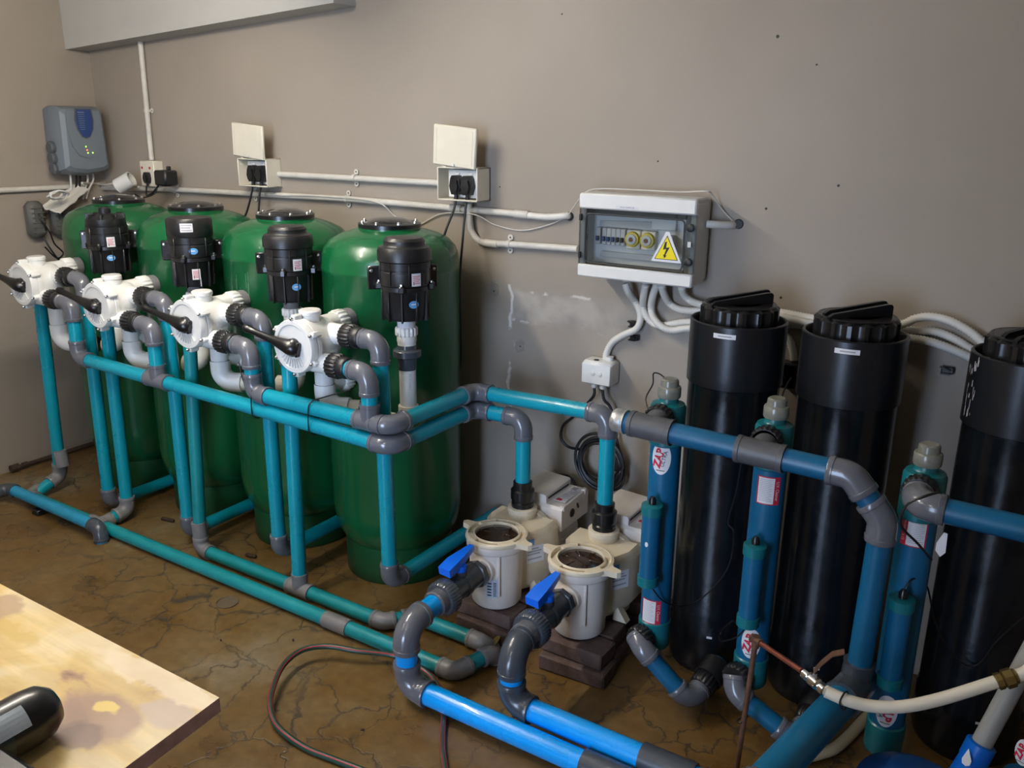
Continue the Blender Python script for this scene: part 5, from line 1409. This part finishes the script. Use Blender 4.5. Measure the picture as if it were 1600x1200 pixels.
# electrical switchboard
def switchboard():
    x0, x1, z0, z1, yfr = -1.404, -.991, 1.203, 1.482, 2.602
    xc, zc = (x0 + x1) / 2, (z0 + z1) / 2
    t = thing('switchboard', 'grey electrical switchboard with a smoky door and yellow warning sign', 'switchboard', (xc, YW, z0))
    zt, zb_ = z1 - .050, z0 + .043
    m = MB()
    m.box((xc, YW - .03, zc), (x1 - x0 - .012, .06, z1 - z0 - .012), .006)
    m.box((xc, 2.672, z1 - .014), (x1 - x0 - .004, .09, .028), .006); m.box((xc, 2.672, z0 + .014), (x1 - x0 - .004, .09, .028), .006)
    m.box((x0 + .010, 2.665, zc), (.020, .10, z1 - z0 - .03), .004); m.box((x1 - .010, 2.665, zc), (.020, .10, z1 - z0 - .03), .004)
    m.build('enclosure', DBGREY, t)
    for (za, zb2, nm) in ((zt, z1, 'top_fascia'), (z0, zb_, 'bottom_fascia')):
        MB().box((xc, yfr + .012, (za + zb2) / 2), (x1 - x0, .026, zb2 - za), .005).build(nm, WHITE, t)
    MB().box((xc, 2.682, zc), (x1 - x0 - .04, .006, zt - zb_ + .02), 0).build('inner_panel', DBIN, t)
    p = MB()
    p.prism([(0, 0), (.30, 0), (.29, .018), (.01, .018)], (x0 + .05, 2.677, zb_ + .022), (1, 0, 0), (0, -.3, 1), (0, -.010, 0))
    p.prism([(0, 0), (.215, 0), (.215, .026), (.0, .018)], (x0 + .045, 2.677, zt - .062), (1, 0, 0), (0, .3, 1), (0, -.010, 0))
    p.build('trunking', BRKR, t)
    p = MB(); p.box((xc + .075, 2.672, zt - .032), (.085, .016, .055), .002); p.build('blank_cover', DBIN, t)
    zr = zc - .004
    for k_ in range(7):
        bx = x0 + .050 + k_ * .0172 + (.006 if k_ >= 1 else 0) + (.006 if k_ >= 6 else 0)
        b = MB().box((bx, 2.668, zr), (.0165, .032, .056), .002).build('breaker', BRKR, t)
        MB().box((bx, 2.648, zr - .008), (.011, .014, .016), .002).build('toggle', BRKB if k_ not in (4, 5) else INK, b)
    for k_ in range(2):
        bx = x0 + .050 + k_ * .018 + .245
        b = MB().box((bx, 2.668, zr - .006), (.0165, .032, .05), .002).build('breaker', BRKR, t)
        MB().box((bx, 2.648, zr - .014), (.011, .014, .014), .002).build('toggle', INK, b)
    for xx in (x0 + .180, x0 + .234):
        b = MB().box((xx, 2.668, zr - .004), (.050, .030, .062), .003).build('timer_base', CREAM, t)
        b2 = MB().lathe([(.026, 0), (.024, .012), (.018, .013)], (xx, 2.653, zr - .002), (0, -1, 0), 24).build('timer_ring', YELD, b)
        MB().lathe([(.018, 0), (.017, .006), (.013, .007), (0, .007)], (xx, 2.642, zr - .002), (0, -1, 0), 20).build('timer_dial', BRKR, b)
        MB().lathe([(.008, 0), (.007, .003), (0, .004)], (xx, 2.635, zr - .002), (0, -1, 0), 14).build('timer_knob', MAROON, b)
    # smoky door: frame ring and raised pane
    d = MB(); yy = yfr + .004
    wx0, wx1, wz0, wz1 = x0 + .028, x1 - .034, zb_ + .010, zt - .016
    d.box(((x0 + wx0) / 2, yy + .008, (zt + zb_) / 2), (wx0 - x0, .016, zt - zb_), .002)
    d.box(((x1 + wx1) / 2, yy + .008, (zt + zb_) / 2), (x1 - wx1, .016, zt - zb_), .002)
    d.box(((wx0 + wx1) / 2, yy + .008, (zt + wz1) / 2), (wx1 - wx0, .016, zt - wz1), .002)
    d.box(((wx0 + wx1) / 2, yy + .008, (zb_ + wz0) / 2), (wx1 - wx0, .016, wz0 - zb_), .002)
    d.build('door_frame', SMOKEF, t)
    g = MB(); g.box(((wx0 + wx1) / 2, yy - .006, (wz0 + wz1) / 2), (wx1 - wx0, .004, wz1 - wz0), 0); g.build('door_pane', SMOKE, t)
    g = MB(); rr_ = .014
    lp2 = []
    for (cx_, cz_, a0) in ((wx1 - rr_, wz1 - rr_, 0), (wx0 + rr_, wz1 - rr_, PI / 2), (wx0 + rr_, wz0 + rr_, PI), (wx1 - rr_, wz0 + rr_, 1.5 * PI)):
        for k_ in range(6):
            a = a0 + PI / 2 * k_ / 5; lp2.append(V((cx_ + rr_ * math.cos(a), yy - .006, cz_ + rr_ * math.sin(a))))
    g.tube(lp2, .0030, 6, closed=True); g.build('pane_edge', mat('pane_edge', (.06, .065, .07), .2), t)
    for zz in (zc + .050, zc - .058):
        MB().lathe([(.013, 0), (.012, .006), (.008, .008), (0, .008)], (x1 - .016, yfr + .004, zz), (0, -1, 0), 18).build('door_lock', INK, t)
    MB().box((x1 - .016, yfr + .002, zc - .002), (.012, .004, .018), .001).build('door_catch', DBGREY, t)
    for zz in (zt - .03, zb_ + .03):
        MB().box((x0 + .007, yfr + .002, zz), (.010, .010, .022), .002).build('door_hinge', INK, t)
    # warning triangle stuck on the pane
    s = MB(); c = V((x1 - .088, yy - .0085, wz0 + .060)); hh = .060
    def tri(sc): return [(-.052 * sc, -.036 * sc), (.052 * sc, -.036 * sc), (.006 * sc, .060 * sc), (-.006 * sc, .060 * sc)]
    s.prism(tri(1.0), c, (1, 0, 0), (0, 0, 1), (0, -.0008, 0)); s.mat(1)
    s.prism([(0, .049), (-.0405, -.0285), (.0405, -.0285)][::-1], c + V((0, -.0008, 0)), (1, 0, 0), (0, 0, 1), (0, -.0004, 0)); s.mat(2)
    s.prism([(0, .0445), (-.037, -.0265), (.037, -.0265)][::-1], c + V((0, -.0012, 0)), (1, 0, 0), (0, 0, 1), (0, -.0004, 0)); s.mat(1)
    s.prism([(.0, .030), (-.007, .027), (-.012, .003), (-.001, .006), (-.007, -.013), (-.011, -.012), (-.006, -.024), (.001, -.015), (-.003, -.014), (.010, .012), (-.002, .010)], c + V((.0, -.0016, 0)), (1, 0, 0), (0, 0, 1), (0, -.0004, 0))
    s.build('warning_sign', [LBL, INK, YEL], t)
    l = MB(); lz = zt + .011
    l.box((x0 + .178, yfr - .0013, lz), (.082, .0008, .010), 0); l.mat(1)
    text_flat(l, 'POOL PUMPS DB', .0068, (x0 + .178, yfr - .0020, lz), (1, 0, 0), (0, 0, 1)); l.build('name_strip', [LBL, INKG], t)
    for k_, px in enumerate((978, 1009, 1026, 1034, 1065)):
        q = at_y(px, 447, YW - .07)
        MB().lathe([(.016, 0), (.016, .016), (.013, .02)], (q.x, q.y, z0 + .006), (0, 0, -1), 14).build('conduit_gland', FLEX, t)
switchboard()
cable_o = cable('loose_cable', [at_y(888, 336, YW - .012), at_y(905, 312, 2.64), at_y(918, 299, 2.64), at_y(940, 295, 2.66), at_y(1000, 297, 2.68), at_y(1060, 300, 2.68), at_y(1102, 299, 2.68), at_y(1112, 303, 2.70), at_y(1128, 327, YW - .012), at_y(1150, 350, YW - .006)], .0026, COND, None, 10); tag(cable_o, 'thin white cable lying over the top of the switchboard', 'cable')
cable_o = cable('loose_cable', [at_y(402, 303, YW - .034), at_y(440, 305, YW - .034), at_y(490, 306, YW - .034), at_y(560, 311, YW - .034), at_y(596, 319, YW - .03), at_y(618, 338, YW - .006), at_y(650, 352, YW - .006), at_y(690, 334, YW - .01), at_y(740, 335, YW - .034), at_y(775, 352, YW - .006), at_y(815, 360, YW - .006), at_y(855, 352, YW - .006), at_y(888, 338, YW - .01)], .0024, COND, None, 10); tag(cable_o, 'thin white cable sagging below the long conduit', 'cable')

# white isolator box with two cables and the coil
jb = at_y(931, 584, 2.675)
t = thing('isolator_box', 'small white isolator box with two round buttons on the wall', 'isolator', (jb.x, YW, jb.z))
jw, jh = .117, .075
MB().box((jb.x, 2.714, jb.z), (jw, .072, jh + .012), .008).build('box_body', WHITEP, t)
MB().box((jb.x, 2.677, jb.z - .003), (jw - .002, .008, jh), .003).build('front_cover', WHITE, t)
for s_ in (-1, 1):
    MB().lathe([(.0085, 0), (.0085, .003), (.006, .004), (0, .004)], (jb.x + .002 + s_ * .014, 2.673, jb.z + .001), (0, -1, 0), 16).build('round_button', WHITEP, t)
    gx = jb.x + s_ * .017
    m = MB(); m.lathe([(.010, 0), (.010, .006), (.0115, .008), (.0115, .018), (.007, .022)], (gx, 2.70, jb.z - .040), (0, 0, -1), 12); m.build('cable_gland', WHITEP, t)
MB().lathe([(.010, 0), (.010, .0015)], (jb.x - .012, 2.70, jb.z + .0435), (0, 0, 1), 14).build('knockout', INK, t)
MB().lathe([(.014, 0), (.014, .02)], (jb.x + .030, 2.722, jb.z + .038), (0, 0, 1), 14).build('conduit_entry', WHITEP, t)
cable('cable', [(jb.x - .017, 2.70, jb.z - .06), (jb.x - .022, 2.70, jb.z - .10), at_y(897, 650, 2.71), at_y(880, 665, 2.71), at_y(877, 685, 2.71), at_y(888, 698, 2.71), at_y(905, 702, 2.70)], .0055, RUBBER, t, 10)
cable('cable', [(jb.x + .017, 2.70, jb.z - .06), (jb.x + .025, 2.70, jb.z - .10), at_y(955, 640, 2.71), at_y(964, 690, 2.71), at_y(975, 730, 2.71), at_y(970, 760, 2.70), at_y(948, 768, 2.70)], .0055, RUBBER, t, 10)
cc = at_y(937, 722, 2.70); rr = random.Random(11)
pts = []
for k_ in range(16 * 7):
    a = 2 * PI * k_ / 16; w_ = k_ // 16
    R_ = .094 + .010 * math.sin(w_ * 2.1) - .003 * w_; ox, oz = .010 * math.cos(w_ * 1.9), .010 * math.sin(w_ * 2.7)
    pts.append(cc + V((ox + R_ * .98 * math.cos(a), -.012 + .007 * (w_ % 3), oz + R_ * 1.08 * math.sin(a))))
tag(MB().tube(spline(pts, 3), .0056, 8).build('cable_coil', RUBBER, None, cc), 'coil of thick black cable hanging on the wall behind the pumps', 'cable')
cable_o = cable('pump_cable', [at_y(905, 772, 2.66), at_y(893, 748, 2.68), at_y(880, 742, 2.69), at_y(862, 742, 2.70), at_y(845, 748, 2.70), at_y(828, 765, 2.68)], .005, RUBBER); tag(cable_o, 'black cable running behind the drive box of the left pump', 'cable')

# loose thin cables round the sterilisers and tanks
tag(cable('lamp_cable', [V((UV[0][0] - .012, 2.185, UVZ[0][1] + .068)), at_y(1040, 592, 2.2), at_y(1030, 584, 2.22), at_y(1021, 584, 2.24), at_y(1020, 600, 2.24), at_y(1009, 622, 2.23), at_y(1013, 640, 2.2), at_y(1021, 655, 2.16)], .0022, RUBBER), 'thin black cable curling from the cap of the left steriliser', 'cable')
tag(cable('lamp_cable', [V((UV[0][0] - .005, 2.125, UVZ[0][2] + .004)), at_y(1018, 918, 2.12), at_y(1035, 938, 2.16), at_y(1060, 947, 2.22), at_y(1085, 942, 2.27), at_y(1115, 918, 2.31), at_y(1136, 890, 2.33), at_y(1145, 860, 2.34), at_y(1146, 830, 2.34), at_y(1138, 815, 2.345), at_y(1150, 770, 2.345), at_y(1160, 715, 2.35)], .0022, RUBBER), 'thin black cable looping across the first black tank', 'cable')
tag(cable('lamp_cable', [V((UV[1][0] - .0, 2.125, UVZ[1][2] + .004)), at_y(1163, 983, 2.11), at_y(1152, 995, 2.13), at_y(1135, 1001, 2.20), at_y(1125, 1001, 2.26), at_y(1128, 985, 2.29), at_y(1145, 970, 2.2)], .0022, RUBBER), 'thin black cable under the ballast of the middle steriliser', 'cable')
tag(cable('lamp_cable', [V((UV[1][0] + .02, 2.20, UVZ[1][1] + .06)), at_y(1222, 620, 2.24), at_y(1230, 600, 2.35), at_y(1236, 590, 2.60)], .0024, RUBBER), 'thin black cable from the cap of the middle steriliser to the socket', 'cable')
tag(cable('lamp_cable', [V((UV[2][0], 2.117, UVZ[2][3] + .01)), at_y(1425, 905, 2.14), at_y(1448, 915, 2.2), at_y(1462, 975, 2.26), at_y(1490, 1025, 2.33), at_y(1525, 1040, 2.355), at_y(1560, 1000, 2.355), at_y(1610, 955, 2.36)], .0022, RUBBER), 'thin black cable looping across the right black tank', 'cable')

# ------------------------------------------------------------------ floor clutter
# garden hose with red stripes
hz = .010
hp = [(700, 1260, hz), (692, 1170, hz), (693, 1110, hz), (683, 1070, hz), (660, 1046, .018), (618, 1025, .030), (558, 1017, .045), (510, 1010, .050), (470, 1017, .050), (441, 1042, .048), (425, 1080, .040), (423, 1110, .030), (436, 1138, .020), (476, 1168, hz), (525, 1188, hz), (590, 1215, hz), (650, 1260, hz)]
P = [at_z(*p) for p in hp]
gh = thing('garden_hose', 'green garden hose with red stripes, looped on the floor under the blue pipes', 'hose', P[0])
sp_ = spline(P, 10, True)
MB().tube(sp_, .0092, 12, closed=True).build('hose', HOSEG, gh)
for ang in (1.0, 2.35):
    m = MB(); vs = []; n_ = len(sp_)
    for i in range(n_):
        tt = (sp_[(i + 1) % n_] - sp_[i - 1]).normalized(); sd = tt.cross(V((0, 0, 1))).normalized()
        for da in (-.16, .16):
            a = ang + da; vs.append(sp_[i] + (sd * math.cos(a) + V((0, 0, 1)) * math.sin(a)) * .0096)
    m.add(vs, [(2 * i, 2 * ((i + 1) % n_), 2 * ((i + 1) % n_) + 1, 2 * i + 1) for i in range(n_)])
    m.build('red_stripe', HOSER, gh)
# floor drain plate
q = at_z(355, 942, 0)
m = MB(); m.lathe([(.040, 0), (.041, .004), (.0385, .0045), (.037, .0012), (0, .0012)], q, (0, 0, 1), 28)
FPL = mat('floor_plate', (.12, .085, .05), .55, var=.2, vscale=30)
tag(m.build('floor_plate', FPL, None, q), 'small round plate set in the cracked floor before the waste pipes', 'plate')
# dry leaf and broken rim where the waste pipes enter the floor
q = at_z(772, 1012, .006)
m = MB(); lf = []
for k_ in range(9):
    s_ = k_ / 8; w_ = .013 * math.sin(PI * s_) ** .8 + .0004
    for sg in (-1, 1): lf.append(q + V((.003 * math.sin(3 * s_) + sg * w_ * .75, (s_ - .5) * .075, .012 + .02 * s_ * s_ + w_ * .6)))
m.add(lf, [(2 * i, 2 * i + 1, 2 * i + 3, 2 * i + 2) for i in range(8)])
tag(m.build('dry_leaf', LEAF, None, q), 'curled yellow leaf beside the elbow where the waste pipes end', 'leaf')
# blotchy dead leaves and dirt bits on the floor
for (px, py, sz) in ((805, 1118, .012), (458, 1000, .006), (566, 1140, .006), (345, 1000, .005)):
    q = at_z(px, py, .003); m = MB(); m.box(q, (sz * 1.6, sz, .005), .001, Matrix.Rotation(px, 3, 'Z'))
    tag(m.build('dirt_speck', RUST, None, q), {805: 'brown crumb of dirt beside the right blue pipe', 458: 'dark speck of dirt on the floor left of the hose', 566: 'dark speck of dirt on the floor inside the hose loop', 345: 'dark speck of dirt on the floor near the board'}[px], 'dirt')
# rusty iron bar along the foot of the left wall
a_, b_ = at_x(18, 722, XL + .03), at_x(165, 690, XL + .03)
m = MB(); m.tube([(XL + .03, a_.y, .022), (XL + .03, 2.68, .022)], .011, 10); m.tube([(XL + .03, a_.y - .01, .024), (XL + .03, a_.y + .03, .024)], .019, 8); m.tube([(XL + .03, a_.y + .05, .023), (XL + .03, a_.y + .075, .023)], .015, 8)
tag(m.build('iron_pipe', RUST, None, (XL + .03, a_.y, .02)), 'rusty thin iron pipe lying along the foot of the left wall', 'pipe')
# dark wooden stop at the foot of the first tank
for (px, py, L_) in ((262, 812, .07), (392, 868, .05)):
    q = at_z(px, py, .008); m = MB(); m.box(q, (L_, .014, .014), .003, Matrix.Rotation(.2, 3, 'Z'))
    tag(m.build('wooden_wedge', RUST, None, q), 'thin rusty wedge at the foot of the %s green tank' % ('second' if px < 300 else 'third'), 'wedge')

# board on trestles with the drill
bz = .75
cA, cB, cC = at_z(343, 1090, bz), at_z(0, 912, bz), at_z(195, 1200, bz)
xr, yr = cA.x, cA.y
t = thing('work_board', 'stained pale pine board, corner of a work table at the bottom left', 'table', (xr - .9, yr - .5, 0))
o = Matrix.Rotation(0, 3, 'Z')
d1 = (V((cB.x, cB.y, 0)) - V((xr, yr, 0))).normalized(); d2 = V((cC.x, cC.y, 0)) - V((xr, yr, 0)); d2 = d2.normalized()
m = MB(); A = V((xr, yr, bz - .028))
m.prism([(0, 0), (1.9, 0), (1.9, 1.1), (0, 1.1)], A, d1, d2, (0, 0, .028))
bo = m.build('board_top', [BOARD, BEDGE], t)
for p in bo.data.polygons:
    if abs(p.normal.z) < .5: p.material_index = 1
for (a, b) in ((.55, .30), (.55, .95), (1.6, .30), (1.6, .95)):
    q = A + d1 * a + d2 * b
    MB().box((q.x, q.y, (bz - .028) / 2), (.05, .05, bz - .028), .004).build('leg', BEDGE, t)
d0 = at_z(62, 1112, bz + .047); dE = at_z(-120, 1215, bz + .047)
dd = (dE - d0).normalized(); sd = dd.cross(V((0, 0, 1))).normalized()
dr = thing('cordless_drill', 'dark teal and black power drill lying on the pine board', 'drill', d0)
m = MB(); m.tube([d0 + dd * s_ for s_ in (-.03, -.022, -.005, .02, .06, .10, .115)], [.012, .030, .042, .0455, .0455, .042, .036], 20); m.build('motor_cap', DRILLB, dr)
m = MB(); m.tube([d0 + dd * s_ for s_ in (.06, .065, .12, .20, .24)], [.044, .0462, .046, .042, .034], 20); m.build('drill_body', DRILL, dr)
m = MB()
for k_ in range(5):
    a0, a1 = .35 + k_ * .16, .51 + k_ * .16
    P4 = [d0 + dd * l_ + (sd * -math.cos(a_) * -1 * -1 + V((0, 0, 1)) * math.sin(a_)) * .0468 for (l_, a_) in ((.035, a0), (.105, a0), (.105, a1), (.035, a1))]
    m.add(P4 + [p_ * .999 + d0 * .001 for p_ in P4], [(0, 1, 2, 3), (7, 6, 5, 4)])
m.build('label_plate', STEELP, dr)
m = MB(); m.lathe([(.030, 0), (.030, .02), (.026, .03), (.024, .06), (.012, .075), (0, .076)], d0 + dd * .235, dd, 18); m.build('chuck', DRILLB, dr)
m = MB(); hq = d0 + dd * .10
m.box(hq - sd * .07 - V((0, 0, .012)), (.05, .15, .05), .014, Matrix(((dd.x, -sd.x, 0), (dd.y, -sd.y, 0), (0, 0, 1)))); m.build('grip', DRILLB, dr)
